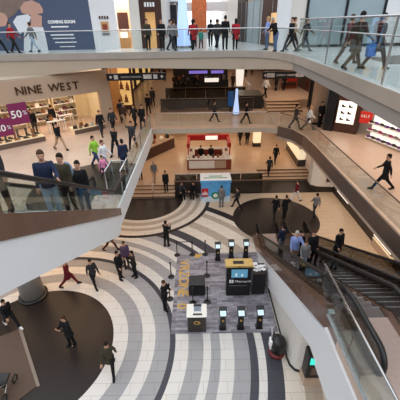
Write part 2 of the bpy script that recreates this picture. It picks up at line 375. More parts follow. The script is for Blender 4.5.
# ------------------------------------------------------------------ escalators
def arc(cy, cz, r, a0, a1, n=8):
    return [(cy+r*math.cos(R(a0+(a1-a0)*i/n)), cz+r*math.sin(R(a0+(a1-a0)*i/n))) for i in range(n+1)]
def escalator(label, x0, x1, yb, zb, yt, zt, depth, clad, group, landb, landt, flankb, deck=0.2, glassm=None, hr=0.06):
    """depth and clad: (at the top end, at the bottom end), measured down from the step line"""
    s = (zt-zb)/(yb-yt)
    e = empty('escalator', ((x0+x1)/2, yb, zb), label, 'escalator', group)
    low = zb < 1
    t = MB()
    if low: prof = [(yt-landt, zt-0.3),(yt-landt, zt-depth[0]),(yt-0.2, zt-depth[0]),(yb-depth[1]/s, 0.0),(yb+0.2, 0.0),(yt, zt-0.42)]
    else: prof = [(yt-landt, zt-0.3),(yt-landt, zt-depth[0]),(yt, zt-depth[0]),(yb-0.75, zb+0.75*s-depth[1]),(yb+flankb, zb-0.72),(yb+flankb, zb-0.03-flankb*s),(yt, zt-0.3)]
    t.prismx(prof, x0, x1); t.build('truss', M['white'], e)
    for xa, xb in ((x0-0.03, x0), (x1, x1+0.03)):
        c = MB(); c.prismx([(yt-landt, zt-clad[0]),(yt, zt-clad[0]),(yb, max(zb-clad[1], 0))] + ([(yb+flankb, max(zb-clad[1], 0)),(yb+flankb, zb+0.2)] if flankb > 0 else []) + [(yb, zb+0.2),(yt, zt+0.2),(yt-landt, zt+0.2)], xa, xb)
        c.build('side_cladding', M['brown_clad'], e)
    n = int((zt-zb)/0.2); run = 0.2/s
    for k in range(n):
        y1 = yb - k*run; z = zb + (k+1)*0.2 - 0.02
        st = MB(); st.box(x0+deck+0.08, x1-deck-0.08, y1-run, y1, z-0.30, z); o = st.build('step', M['step'], e)
        st = MB(); st.box(x0+deck+0.08, x1-deck-0.08, y1-0.03, y1+0.004, z-0.03, z+0.002); st.build('tread_edge', M['steel'], o)
    for (a, b, z) in ((yb, yb+landb, zb), (yt-landt-0.4, yt, zt)):
        l = MB(); l.box(x0+deck, x1-deck, a, b, z-0.02, z+0.008); l.build('landing_plate', M['landing'], e)
    hh = 0.93; r = 0.36
    for xc, sg in ((x0+deck, -1), (x1-deck, 1)):
        yl, yu = yb+landb-0.2, yt-landt+0.2
        nose_b = arc(yl, zb+hh-r, r, 90, -60, 8); nose_t = arc(yu, zt+hh-r, r, 240, 90, 8)
        line = [(yb+0.4, zb+hh), (yb-0.1, zb+hh+0.06), (yt+0.25, zt+hh-0.1), (yt-0.3, zt+hh)]
        hp = nose_b[::-1] + line + nose_t[::-1]
        h = MB(); h.tube([(xc,y,z) for y, z in hp], hr, 8); h.build('handrail', M['rubber'], e, smooth=True)
        gp = [(y, z-0.02) for y, z in hp] + [(yt-landt+0.3, zt+0.14),(yt, zt+0.14),(yb, zb+0.14),(yb+landb-0.3, zb+0.14)]
        g = MB(); g.prismx(gp, xc-0.006, xc+0.006); g.build('glass_panel', glassm or M['glass_d'], e)
        xa, xb = sorted((xc-0.06*sg, xc+(deck-0.005)*sg))
        k = MB(); k.prismx([(yt-landt+0.1, zt-0.1),(yt, zt-0.1),(yb, zb-0.05 if not low else 0),(yb+max(0.05,flankb), zb-0.04 if not low else 0),(yb+max(0.05,flankb), zb+0.16),(yb, zb+0.16),(yt, zt+0.2),(yt-landt+0.1, zt+0.2)], xa, xb)
        k.build('skirt_deck', M['brown_clad'], e)
    return e
EG = 'pair of escalators on the right'
escalator('near escalator of the right pair, rising to the landing above the white wall', 3.26, 5.02, 15.2, 0.0, 5.6, Z1, (1.55,1.55), (0.45,0.3), EG, 1.5, 1.6, 1.2, 0.28, M['glass_e'])
escalator('far escalator of the right pair, beside the beige lower floor', 5.06, 6.70, 15.2, 0.0, 5.6, Z1, (1.55,1.55), (0.45,0.3), EG, 1.5, 1.6, 1.2, 0.2, M['glass_e'])
escalator('left escalator with brown side and deep white underside, carrying riders down', -4.72, -3.18, 11.0, Z1, 2.1, Z2, (1.36,1.06), (0.36,0.12), 'escalator on the left', 1.5, 1.6, -0.35, 0.12, M['glass_g'], 0.055)
# flank of the near right escalator: white side panel
w = MB(); s_r = 5.2/9.6
w.prismx([(1.2,3.3),(6.2,3.3),(13.9,0.0),(14.3,0.0),(5.6,4.72),(1.2,4.75)], 3.2, 3.225); structure(w.build('trim_11', M['white']))
# lower wall below the truss, with a rounded corner, and its dark base
w = MB(); wp = [(3.38,13.8),(3.38,8.1),(3.42,7.8),(3.55,7.6),(3.8,7.5),(6.6,7.5),(6.6,8.0),(3.9,8.0),(3.85,13.8)]
w.hexa([(x,y,0) for x,y in wp], [(x,y,max(0.02,min(2.9,(14.2-y)*0.43-0.02))) for x,y in wp]); structure(w.build('wall_right', M['offwhite']))
b = MB(); ribbon(b, [(3.38,13.6),(3.38,8.1),(3.42,7.8),(3.55,7.6),(3.8,7.5),(4.0,7.5)], 0.0, 0.10, 0.0, 0.05); structure(b.build('baseboard_right', M['black']))

# ------------------------------------------------------------------ columns
e = empty('column', (-8.4,11.75,0), 'round grey column under the left mezzanine at the edge of the dark floor circle', 'column')
k = MB(); k.lathe((-8.4,11.75,0), [(0.54,0.02),(0.54,4.5)], 32); k.build('shaft', M['stone_col'], e, smooth=True)
k = MB(); k.lathe((-8.4,11.75,0), [(0.68,0.0),(0.68,0.09),(0.6,0.13)], 32); k.build('base', M['black'], e)
e = empty('column', (8.7,23.2,Z1), 'square beige column on the mezzanine beside a dark shop wall', 'column')
k = MB(); k.box(8.25,9.1,22.9,23.8,Z1,9.6); k.build('shaft', M['tan'], e, bevel=0.02)
k = MB(); k.box(8.2,9.15,22.85,23.85,Z1,Z1+0.15); k.build('base', M['dark'], e)

# ------------------------------------------------------------------ left shopfront (mezzanine)
TH = math.atan2(4.9, 6.0)
NX = Matrix.Translation((-12.6,18.2,0)) @ Matrix.Rotation(TH, 4, 'Z')     # local x along the front, y into the shop
w = MB(NX); w.box(-1.5,8.3,0,0.25,7.75,9.02); w.box(7.45,8.3,0,0.3,Z1,7.75); w.box(-1.5,-0.6,0,0.25,Z1,7.75)
structure(w.build('wall_left', M['tan']))
w = MB(NX); w.box(-1.5,8.3,4.2,4.4,Z1,9.0); w.box(8.1,8.3,0.3,4.2,Z1,9.0); w.box(-1.5,-1.3,0.25,4.2,Z1,9.0); structure(w.build('wall_back', M['cream']))
w = MB(NX); w.box(-1.5,8.3,0.25,4.2,8.3,8.4); structure(w.build('ceiling', M['cream']))
w = MB(NX); w.box(-1.5,8.3,0.05,4.4,9.02,9.1); structure(w.build('ceiling', M['beige_panel']))
e = empty('store_sign', NX @ Vector((2.3,0,8.0)), 'bronze capital letters across the tan shopfront on the left', 'sign')
x = 2.32
for ch in 'NINE WEST':
    if ch == ' ': x += 0.30; continue
    wd = {'I':0.19,'N':0.50,'E':0.42,'W':0.68,'S':0.42,'T':0.42}[ch]
    text(ch, 0.66, 0.03, NX @ facing_cam(x, -0.04, 8.12+0.02*(6-x)), 'letter', M['bronze_letter'], e, bold=0.006)
    x += wd
# shop window: low plinth, glass, displays
e = empty('window_display', NX @ Vector((1.5,0,Z1)), 'low cream plinth of shoes and boots behind glass under the purple sale posters', 'display')
k = MB(NX); k.box(-0.6,3.3,-0.05,1.1,Z1,Z1+0.32); k.build('plinth', M['cream'], e)
k = MB(NX); k.box(-0.6,3.32,-0.09,-0.05,Z1,Z1+0.30); k.build('front_edge', M['dark_steel'], e)
e2 = empty('window_display', NX @ Vector((6.3,0,Z1)), 'cream display plinth in the right window of the tan shopfront', 'display')
k = MB(NX); k.box(5.25,7.45,-0.05,1.0,Z1,Z1+0.3); k.build('plinth', M['cream'], e2)
k = MB(NX); k.box(5.25,7.47,-0.09,-0.05,Z1,Z1+0.28); k.build('front_edge', M['dark_steel'], e2)
w = MB(NX); w.box(5.3,7.45,0.02,0.035,Z1+0.32,7.75); structure(w.build('window_1', M['glass_s']))
w = MB(NX); w.box(-0.6,3.2,0.02,0.035,Z1+0.34,7.75); structure(w.build('window_2', M['glass_s']))
# a shoe and a boot, then copies
def shoe_mesh(boot):
    mb = MB()
    prof = [(-0.13,0.0,0.02),(-0.13,0.035,0.05),(-0.04,0.035,0.045),(0.06,0.04,0.03),(0.13,0.03,0.01)]
    mb.rings([[(-0.13,-0.03,0),( -0.13,0.03,0),(-0.13,0.03,0.12),(-0.13,-0.03,0.12)],[(-0.02,-0.04,0.0),(-0.02,0.04,0.0),(-0.02,0.035,0.10),(-0.02,-0.035,0.10)],[(0.08,-0.045,0.0),(0.08,0.045,0.0),(0.08,0.04,0.05),(0.08,-0.04,0.05)],[(0.15,-0.02,0),(0.15,0.02,0),(0.15,0.02,0.03),(0.15,-0.02,0.03)]])
    if boot: mb.lathe((-0.075,0,0), [(0.055,0.08),(0.05,0.2),(0.065,0.38),(0.065,0.42)], 10)
    bmesh.ops.scale(mb.bm, vec=(1.3,1.3,1.3), verts=mb.bm.verts[:])
    me = bpy.data.meshes.new('shoe'); bmesh.ops.recalc_face_normals(mb.bm, faces=mb.bm.faces[:]); mb.bm.to_mesh(me); mb.bm.free(); me.materials.append(M['black']); return me
SHOE, BOOT = shoe_mesh(False), shoe_mesh(True)
def bag_mesh():
    mb = MB(); mb.hexa([(-0.16,-0.07,0),(0.16,-0.07,0),(0.16,0.07,0),(-0.16,0.07,0)], [(-0.12,-0.03,0.24),(0.12,-0.03,0.24),(0.12,0.03,0.24),(-0.12,0.03,0.24)])
    mb.tube([(-0.08,0,0.23),(-0.07,0,0.34),(0,0,0.38),(0.07,0,0.34),(0.08,0,0.23)], 0.012, 6)
    me = bpy.data.meshes.new('handbag'); bmesh.ops.recalc_face_normals(mb.bm, faces=mb.bm.faces[:]); mb.bm.to_mesh(me); mb.bm.free(); me.materials.append(M['black']); return me
BAG = bag_mesh()
GOODS = [mat('goods_black', rgb(34,28,26), 0.4), mat('goods_tan', rgb(150,96,54), 0.4), mat('goods_white', rgb(238,232,222), 0.4), mat('goods_plum', rgb(92,30,52), 0.4), mat('goods_grey', rgb(120,116,112), 0.4)]
def place_item(me, name, p, rz, m, label, cat, group):
    o = bpy.data.objects.new(name, me); o.location = p; o.rotation_euler = (0,0,rz); lnk(o)
    o.material_slots[0].link = 'OBJECT'; o.material_slots[0].material = m
    return tag(o, label, cat, group)
for i in range(14):
    xx = -0.3 + 0.26*i; yy = 0.3 + 0.45*(i%2)
    bt = i % 3 != 1
    z = Z1+0.32
    place_item(BOOT if bt else SHOE, 'boot' if bt else 'shoe', NX @ Vector((xx,yy,z)), TH+R(20-13*(i%4)), GOODS[0 if i%4 else 1],
        'tall boot standing on the low cream plinth behind the left shop window' if bt else 'low shoe standing on the low cream plinth behind the left shop window', 'boot' if bt else 'shoe', 'footwear on the left window plinth')
for i in range(10):
    place_item(BAG if i%3==0 else SHOE, 'handbag' if i%3==0 else 'shoe', NX @ Vector((5.45+0.2*i,0.25+0.4*(i%2),Z1+0.3)), TH+R(15*(i%3)), GOODS[(i*2)%5],
        'handbag on the plinth in the right window of the tan shopfront' if i%3==0 else 'shoe on the plinth in the right window of the tan shopfront', 'handbag' if i%3==0 else 'shoe', 'goods on the right window plinth')
# shelving on the back wall
SHELF = [(-0.4,1.3),(1.5,3.2),(3.4,5.1),(5.3,7.0)]
wh = ['leftmost','second from the left','third from the left','rightmost']
for q, (a, b) in enumerate(SHELF):
    e = empty('shelf_unit', NX @ Vector(((a+b)/2,4.0,Z1)), 'tall cream shoe shelf on the shop back wall, %s of four' % wh[q], 'shelf', 'shelves on the shop back wall')
    k = MB(NX); k.box(a,a+0.05,3.7,4.2,Z1,8.0); k.box(b-0.05,b,3.7,4.2,Z1,8.0); k.build('frame', M['cream'], e)
    for j in range(5):
        z = Z1+0.35+0.5*j
        k = MB(NX); k.box(a+0.05,b-0.05,3.7,4.2,z,z+0.04); k.build('shelf', M['counter'], e)
        for t in range(5):
            me, nm, ct = ((SHOE,'shoe','shoe'),(BAG,'handbag','handbag'))[(q+j+t)%3==0]
            place_item(me, nm, NX @ Vector((a+0.22+0.31*t,3.92,z+0.04)), TH+R(-70+20*(t%3)), GOODS[(q*3+j*2+t)%5], '%s on a lit shelf at the back of the shoe shop' % nm, ct, 'goods on the shop shelves')
# display tables
for i, (xx, yy, lb) in enumerate(((4.6,1.5,'left of the doorway'),(5.6,2.7,'deeper in the shop'))):
    e = empty('display_table', NX @ Vector((xx,yy,Z1)), 'white display table inside the shoe shop, %s' % lb, 'table')
    k = MB(NX); k.box(xx-0.6,xx+0.6,yy-0.35,yy+0.35,Z1+0.78,Z1+0.84); k.build('tabletop', M['counter'], e)
    for dx in (-0.52,0.52):
        for dy in (-0.28,0.28):
            k = MB(NX); k.box(xx+dx-0.03,xx+dx+0.03,yy+dy-0.03,yy+dy+0.03,Z1,Z1+0.78); k.build('leg', M['counter'], e)
    for t in range(5):
        place_item((SHOE,BAG)[t%2], ('shoe','handbag')[t%2], NX @ Vector((xx-0.46+0.23*t,yy,Z1+0.84)), TH+R(25*t), GOODS[(t+i*2)%5], '%s on the white display table %s of the shoe shop' % (('shoe','handbag')[t%2], ('by the doorway','at the middle')[i]), ('shoe','handbag')[t%2], 'goods on the shop tables')
def poster(name, xf, w, h, m, label, cat='sign', t=0.02):
    o = empty(name, xf @ Vector((0,0,0)), label, cat)
    k = MB(xf); k.box(-w/2,w/2,-t,0,-h/2,h/2); k.build('board', m, o); return o
e = poster('sale_poster', NX @ Matrix.Translation((2.2,-0.02,7.15)), 1.05, 1.25, M['purple'], 'purple hanging poster with white 50 percent, higher of two in the left window', 'poster')
text('50', 0.62, 0.004, NX @ facing_cam(1.74,-0.06,6.93), 'number', M['whiteprint'], e, bold=0.008); text('%', 0.36, 0.004, NX @ facing_cam(2.42,-0.06,7.05), 'percent_sign', M['whiteprint'], e)
e = poster('sale_poster', NX @ Matrix.Translation((1.15,-0.02,6.5)), 1.05, 1.05, M['purple'], 'purple poster with white 30 percent at the left edge of the shop window', 'poster')
text('30', 0.56, 0.004, NX @ facing_cam(0.74,-0.06,6.28), 'number', M['whiteprint'], e, bold=0.006); text('%', 0.32, 0.004, NX @ facing_cam(1.36,-0.06,6.36), 'percent_sign', M['whiteprint'], e)

# neighbour shop with warm light, far left mezzanine
w = MB(); w.box(-6.55,-6.35,23.4,24.2,Z1,9.3); structure(w.build('wall_left', M['brownstore']))
w = MB(); w.box(-11.5,-6.5,27.5,27.7,Z1,9.3); structure(w.build('wall_back', M['wood']))
e = empty('lit_shop_window', (-6.2,28.8,Z1), 'warm yellow lit shop window under the dark direction sign on the left', 'window')
k = MB(); k.box(-7.6,-5.6,28.6,28.9,Z1,9.0); k.build('frame', M['brownstore'], e)
k = MB(); k.box(-7.5,-5.75,28.55,28.6,Z1+0.4,8.6); k.build('lit_panel', emit('yellow_window', (1.0,0.66,0.24,1), 0.45), e)
for i, (xx, zz) in enumerate(((-7.2,5.9),(-6.7,6.0),(-6.2,5.9),(-7.1,6.9),(-6.5,7.0),(-6.0,6.9))):
    k = MB(); k.lathe((xx,28.45,zz), [(0.12,0),(0.16,0.25),(0.07,0.5),(0.05,0.62)], 10); tag(k.build('vase', GOODS[1], origin=(xx,28.45,zz)), 'small amber vessel on a rail in the yellow lit shop window', 'vase', 'vessels in the yellow window')
    k = MB(); k.box(xx-0.2,xx+0.2,28.3,28.55,zz-0.03,zz); k.build('shelf', M['brownstore'], e)

# ------------------------------------------------------------------ direction signs under the footbridge
def dirsign(x0, x1, z0, z1, y, label, icons):
    e = empty('direction_sign', ((x0+x1)/2,y,z0), label, 'sign')
    k = MB(); k.box(x0,x1,y-0.08,y+0.08,z0,z1); k.build('board', M['black'], e)
    for xx in (x0+0.3, x1-0.3):
        k = MB(); k.box(xx-0.02,xx+0.02,y-0.02,y+0.02,z1,9.6); k.build('hanger', M['steel'], e)
    hgt = z1-z0; zc = (z0+z1)/2
    for (fx, kind) in icons:
        xx = x0+(x1-x0)*fx; s = hgt*0.30
        k = MB()
        if kind == 'sq': k.box(xx-s,xx+s,y-0.09,y-0.08,zc-s,zc+s)
        elif kind == 'ar': k.prismy([(xx-s*0.8,zc),(xx,zc-s*0.8),(xx+s*0.8,zc),(xx,zc+s*0.8)], y-0.09, y-0.08)
        else: k.box(xx-s*2.6,xx+s*2.6,y-0.09,y-0.08,zc-s*0.4,zc+s*0.4)
        k.build('icon' if kind != 'ln' else 'line_of_text', M['whiteprint'] if kind != 'ln' else M['steel'], e)
dirsign(-6.05,-2.15,8.5,8.95,22.6,'dark direction bar with white pictograms hung above the left mezzanine', [(0.07,'ar'),(0.16,'sq'),(0.33,'ln'),(0.50,'ln'),(0.66,'sq'),(0.73,'sq'),(0.83,'sq'),(0.94,'ar')])
dirsign(4.3,7.3,8.45,8.9,22.6,'dark direction bar with white pictograms hung above the right mezzanine stairs', [(0.06,'ar'),(0.14,'sq'),(0.22,'sq'),(0.42,'ln'),(0.62,'ln'),(0.78,'sq'),(0.86,'sq')])

# ------------------------------------------------------------------ stairs
def staircase(label, x0, x1, y0, run, n, rise, z0, group=None, m=None):
    e = empty('staircase', ((x0+x1)/2,y0,z0), label, 'stairs', group)
    for i in range(n):
        k = MB(); k.box(x0,x1,y0+run*i,y0+run*(i+1)+(0.02 if i<n-1 else 0),z0,z0+rise*(i+1)); k.build('step', m or M['platfloor'], e)
        k = MB(); k.box(x0,x1,y0+run*i-0.012,y0+run*i,z0+rise*(i+1)-0.10,z0+rise*(i+1)-0.0); k.build('nosing', M['dark_steel'], e)
    return e
staircase('broad low stairs up to the raised court on the left, above the dark half circle', -5.25, -1.95, 21.7, 0.35, 4, 0.15, 0.0)
staircase('broad low stairs up to the raised court on the right', 4.92, 9.33, 24.4, 0.35, 4, 0.15, 0.0)
staircase('beige stairs far back on the mezzanine below the right direction bar', 5.75, 8.6, 26.6, 0.42, 4, 0.17, Z1)
pl = MB(); pl.box(5.7, 13.9, 28.28, 45, Z1, Z1+0.68); structure(pl.build('floor', M['l1floor']))
for xx, lb in ((-3.6,'middle handrail on the left low stairs'),):
    e = empty('stair_rail', (xx,21.8,0), lb, 'handrail')
    k = MB(); k.tube([(xx,21.65,0.95),(xx,23.1,1.5)], 0.022); k.build('rail', M['steel'], e, smooth=True)
    for yy, zz in ((21.66,0.0),(23.08,0.6)):
        k = MB(); k.tube([(xx,yy,zz),(xx,yy,zz+0.93)], 0.02); k.build('post', M['steel'], e, smooth=True)
# dark parapet between the two stairs, with glass on top
e = empty('parapet', (1.5,22.3,0), 'long low dark parapet behind the lit poster box, between the low stairs', 'wall')
k = MB(); k.box(-1.95,4.9,22.32,22.6,0,1.05); k.build('body', M['dark'], e)
k = MB(); k.box(-1.98,4.93,22.28,22.66,1.05,1.12); k.build('capping', M['brown_clad'], e)
for i in range(4):
    k = MB(); k.box(-1.9+1.7*i,-0.25+1.7*i,22.45,22.465,1.12,1.62); k.build('glass_panel', M['glass_d'], e)
k = MB(); k.tube([(-1.9,22.45,1.64),(4.88,22.45,1.64)], 0.02); k.build('rail', M['steel'], e)
e = empty('glass_balustrade', (-5,23.2,PZ), 'low glass guard across the top of the left stairs with dark base', 'balustrade')
k = MB(); k.box(-8.5,-5.3,23.15,23.2,PZ,1.6); k.build('glass_panel', M['glass_d'], e)
k = MB(); k.tube([(-8.5,23.17,1.62),(-5.3,23.17,1.62)], 0.025); k.build('handrail', M['steel'], e)

# ------------------------------------------------------------------ lit poster box
e = empty('poster_box', (1.17,21.6,0), 'white topped box wrapped in a bright blue snowy poster, in front of the dark parapet', 'display box')
k = MB(); k.box(0.1,2.25,20.97,22.2,0,1.74); k.build('body', M['white'], e)
k = MB(); k.box(0.1,2.25,20.955,20.97,0.06,1.70); k.build('poster', M['blueprint'], e)
k = MB(); k.prismy([(0.1,0.06),(2.25,0.06),(2.25,0.55),(1.85,0.42),(1.5,0.7),(1.1,0.35),(0.7,0.5),(0.1,0.3)], 20.945, 20.955); k.build('snow_print', M['paleprint'], e)
k = MB(); k.prismy([(1.15+0.30*math.cos(2*PI*i/20),0.55+0.30*math.sin(2*PI*i/20)) for i in range(20)], 20.93, 20.945); k.build('green_ring', M['green'], e)
k = MB(); k.prismy([(1.15+0.16*math.cos(2*PI*i/20),0.55+0.16*math.sin(2*PI*i/20)) for i in range(20)], 20.92, 20.93); k.build('ring_centre', M['whiteprint'], e)
k = MB(); k.box(0.14,0.62,20.94,20.955,0.45,1.15); k.build('red_panel', M['red'], e)
for i in range(3):
    k = MB(); k.box(0.2+0.14*i,0.28+0.14*i,20.93,20.94,0.6,0.8+0.1*(i%2)); k.build('print_mark', M['whiteprint'], e)
k = MB(); k.box(0.04,2.31,20.9,22.26,1.74,1.80); k.build('top', M['whiteprint'], e, bevel=0.01)
k = MB(); k.box(0.3,2.05,21.3,21.42,1.80,1.806); k.box(0.7,1.7,21.6,21.72,1.80,1.806); k.build('green_line_of_text', M['green'], e)
k = MB(); k.box(0.04,2.31,20.88,20.9,1.62,1.80); k.build('blue_edge', M['blueprint'], e)

# ------------------------------------------------------------------ red kiosk on the raised court
e = empty('kiosk', (0.85,27,PZ), 'red and white snack kiosk with open middle on the raised court', 'kiosk')
def seg(x0,x1,y0,y1,nm='counter'):
    c = MB(); c.box(x0,x1,y0,y1,PZ,1.55); c = c.build(nm, M['redbrown'], e)
    t = MB(); t.box(x0-0.04,x1+0.04,y0-0.04,y1+0.04,1.55,1.62); t.build('counter_top', M['counter'], e)
seg(-1.05,2.75,25.6,26.2); seg(-1.05,-0.45,26.25,28.6); seg(2.15,2.75,26.25,28.6); seg(-0.4,2.1,28.1,28.6)
k = MB(); k.box(-0.9,1.3,25.57,25.6,0.75,1.45); k.build('front_panel', M['counter'], e)
k = MB(); k.box(1.3,2.3,25.57,25.6,0.75,1.45); k.build('front_panel', M['tan'], e)
for (xx, yy) in ((-0.95,26.4),(2.65,26.4),(-0.95,28.5),(2.65,28.5)):
    k = MB(); k.box(xx-0.05,xx+0.05,yy-0.05,yy+0.05,1.62,2.35); k.build('post', M['red'], e)
k = MB()
k.box(-1.05,2.75,28.3,28.6,2.35,2.85); k.box(-1.05,-0.8,26.3,28.3,2.35,2.75); k.box(2.5,2.75,26.3,28.3,2.35,2.75)
k.build('canopy', M['red'], e)
k = MB(); k.box(0.6,1.7,28.25,28.3,2.42,2.78); k.build('sign_board', M['lightbox'], e)
for i in range(9):
    xx = -0.9+0.42*i
    k = MB(); k.lathe((xx,25.9,1.62), [(0.10,0),(0.12,0.16),(0.09,0.24)], 10); tag(k.build('jar', GOODS[(2,3,1,2)[i%4]], origin=(xx,25.9,1.62), smooth=True), 'small jar on the front counter of the red kiosk', 'jar', 'jars on the kiosk counter')
for i in range(6):
    for xx in (-0.75,2.45):
        yy = 26.5+0.35*i
        k = MB(); k.box(xx-0.12,xx+0.12,yy-0.1,yy+0.1,1.62,1.80); tag(k.build('box', GOODS[(2,2,1,3)[i%4]], origin=(xx,yy,1.62)), 'small carton on a side counter of the red kiosk', 'box', 'cartons on the kiosk side counters')
# cafe counter left of it
e = empty('cafe_counter', (-4.2,29.5,PZ), 'dark brown cafe counter with lit top, slanting across the raised court at left', 'counter')
cx = [(-6.2,27.0),(-5.2,27.6),(-2.5,31.5),(-3.0,32.2),(-6.6,29.0)]
k = MB(); k.prism(cx, PZ, 1.6); k.build('body', M['brownstore'], e)
k = MB(); k.prism(cx, 1.6, 1.68); k.build('counter_top', M['tan'], e)
for i, (xx, yy) in enumerate(((-5.6,28.3),(-5.0,28.9),(-4.4,29.8),(-3.7,30.6),(-3.2,31.4))):
    k = MB(); k.lathe((xx,yy,1.68), [(0.2,0),(0.24,0.2),(0.12,0.42)], 12); tag(k.build('bowl', GOODS[(3,2,1,2,0)[i]], origin=(xx,yy,1.68), smooth=True), 'pastry stand on the slanting brown cafe counter', 'stand', 'stands on the cafe counter')
for i, (xx, yy, lb) in enumerate(((-1.9,33.0,'white cone pendant lamp shining left of the red kiosk'),(3.6,33,'white cone pendant lamp shining right of the red kiosk'),(-6.0,31.5,'white cone pendant lamp above the slanting cafe counter'))):
    e = empty('pendant_lamp', (xx,yy,3.0), lb, 'lamp')
    k = MB(); k.lathe((xx,yy,2.4), [(0.30,0),(0.24,0.3),(0.06,0.6)], 16); k.build('lamp_shade', M['lamp_w'], e, smooth=True)
    k = MB(); k.tube([(xx,yy,3.0),(xx,yy,4.5)], 0.012); k.build('cord', M['black'], e)
e = empty('display_case', (5.9,31.6,PZ), 'small bright lit display case on the raised court beyond the red kiosk', 'display')
k = MB(); k.box(5.5,6.3,31.2,31.9,PZ,1.0); k.build('base', M['dark'], e); k = MB(); k.box(5.54,6.26,31.24,31.86,1.0,2.3); k.build('case', emit('soft_lit_case', (1,0.82,0.55,1), 0.6), e); k = MB(); k.box(5.5,6.3,31.2,31.9,2.3,2.4); k.build('top', M['dark'], e)
# back of the raised court
w = MB(); w.box(-15.5,13.5,41.5,41.8,PZ,4.5); structure(w.build('wall_back', M['darkwall']))
for i, (x0, x1, mm) in enumerate(((-12,-8,'wood'),(-7,-3.5,'redbrown'),(-2,1.5,'wood'),(2.5,5.5,'redbrown'),(6.5,10,'wood'))):
    e = empty('shopfront', ((x0+x1)/2,41.4,PZ), 'lit shopfront at the back of the raised court, %s from the left' % ('first','second','third','fourth','fifth')[i], 'shopfront', 'shopfronts behind the raised court')
    k = MB(); k.box(x0,x1,41.3,41.5,PZ,4.4); k.build('surround', M[mm], e)
    k = MB(); k.box(x0+0.4,x1-0.4,41.25,41.3,PZ+0.1,3.2); k.build('lit_panel', emit('amber_panel', (1,0.62,0.30,1), 0.5), e)
    k = MB(); k.box(x0+0.5,x1-0.5,41.25,41.3,3.5,4.1); k.build('sign_board', M['lightbox'], e)
e = empty('display_case', (7.0,28.6,PZ), 'lit display case under the curved corner of the right mezzanine', 'display')
k = MB(); k.prism([(8.6,25.9),(9.3,26.0),(9.3,30.5),(8.7,30.5)], PZ, 1.2); k.build('base', M['dark'], e)
k = MB(); k.prism([(8.62,26.0),(9.25,26.1),(9.25,30.4),(8.72,30.4)], 1.2, 2.2); k.build('case', emit('soft_lit_case', (1,0.82,0.55,1), 0.35), e)
k = MB(); k.prism([(8.6,25.9),(9.3,26.0),(9.3,30.5),(8.7,30.5)], 2.2, 2.3); k.build('top', M['dark'], e)

# ------------------------------------------------------------------ lower right wall and shops
w = MB(); w.box(10.4,10.7,2,22.6,0,4.5); structure(w.build('wall_right', M['darkwall']))
w = MB(); w.prism([(8.75,22.7),(9.2,22.35),(10.4,22.2),(10.7,22.6),(10.7,23.2),(8.75,23.4)], 0.45, 4.5); structure(w.build('wall_right', M['offwhite']))
w = MB(); w.prism([(8.73,22.68),(9.18,22.32),(10.38,22.17),(10.7,22.6),(10.7,23.2),(8.73,23.42)], 0.0, 0.45); structure(w.build('baseboard_right', M['dark']))
poster('wall_poster', Matrix.Translation((10.0,22.2,1.3)), 0.5, 0.8, M['brownstore'], 'small dark framed picture on the pale curved lower wall', 'picture')
def lightbox(y0, y1, z0, z1, label, marks):
    e = empty('light_box', (10.38,(y0+y1)/2,z0), label, 'sign')
    k = MB(); k.box(10.3,10.4,y0,y1,z0,z1); k.build('frame', M['dark_steel'], e)
    k = MB(); k.box(10.28,10.3,y0+0.06,y1-0.06,z0+0.06,z1-0.06); k.build('lit_panel', M['lightbox'], e)
    n = marks
    for i in range(n):
        yy = y1-0.3-(y1-y0-0.6)*i/max(1,n-1)
        k = MB(); k.box(10.27,10.28,yy-0.10,yy+0.10,z0+0.2,z1-0.2-0.1*(i%2)); k.build('dark_mark', M['bronze_letter'], e)
lightbox(19.2,21.3,0.55,1.75,'long lit sign panel low on the lower right wall, far one', 0)
lightbox(13.6,15.6,0.55,1.6,'lit sign panel with dark lettering low on the lower right wall, near one', 4)
e = empty('display_plinth', (10.2,14.5,0), 'pale plinth below the near lit sign on the lower right', 'plinth')
k = MB(); k.box(10.2,10.39,13.4,15.4,0,0.5); k.build('body', M['tan'], e); k = MB(); k.box(10.18,10.39,13.36,15.44,0.5,0.54); k.build('top', M['cream'], e)

# mezzanine right-hand shops
WR = [(8.6,24.0),(9.0,22.75),(9.9,21.95),(10.6,20.9),(11.6,20.2),(12.6,16.5),(13.3,12),(13.5,2.5)]
w = MB(); ribbon(w, WR, Z1, 9.6, -0.3, 0.0); structure(w.build('wall_right', M['grey_panel']))
def on_wall(p, q, z):   # frame: x along p->q, y into the wall, z up
    d = (Vector(q)-Vector(p)); a = math.atan2(d.y, d.x)
    return Matrix.Translation((p[0],p[1],z)) @ Matrix.Rotation(a, 4, 'Z')
def tofront(a, off=0.06):
    return a
# dark pier, shoe light box, red sign, window of shoes – all on planes facing the court
e = empty('shop_pier', (8.95,21.5,Z1), 'tall dark pier beside the white poster of shoes on the right mezzanine', 'pier')
k = MB(); k.prism([(8.55,21.6),(9.0,21.2),(9.25,21.6),(8.9,22.1)], Z1, 8.6); k.build('body', M['black'], e)
X1 = on_wall((9.15,21.25),(10.25,20.45),Z1)
e = empty('shoe_poster', X1 @ Vector((0.65,0,0.9)), 'white poster with six small dark shoes on the right mezzanine shopfront', 'poster')
k = MB(X1); k.box(-0.05,1.42,0.0,0.5,0,2.4); k.build('backing', M['brownstore'], e)
k = MB(X1); k.box(0.05,1.15,-0.04,0.0,0.62,2.05); k.build('board', M['lightbox'], e)
for i in range(3):
    for j in range(2):
        zx, zz = 0.38+0.42*j, 1.72-0.42*i
        k = MB(X1); k.prismy([(zx-0.13,zz-0.06),(zx+0.13,zz-0.06),(zx+0.13,zz),(zx,zz+0.04),(zx-0.08,zz+0.13),(zx-0.13,zz+0.1)], -0.05, -0.04); k.build('printed_shoe', M['black'], e)
X2 = on_wall((10.3,20.35),(11.0,17.2),Z1)
e = empty('sale_sign', (10.6,20.0,6.4), 'red square sign with pale lettering between the shoe poster and purple display', 'sign')
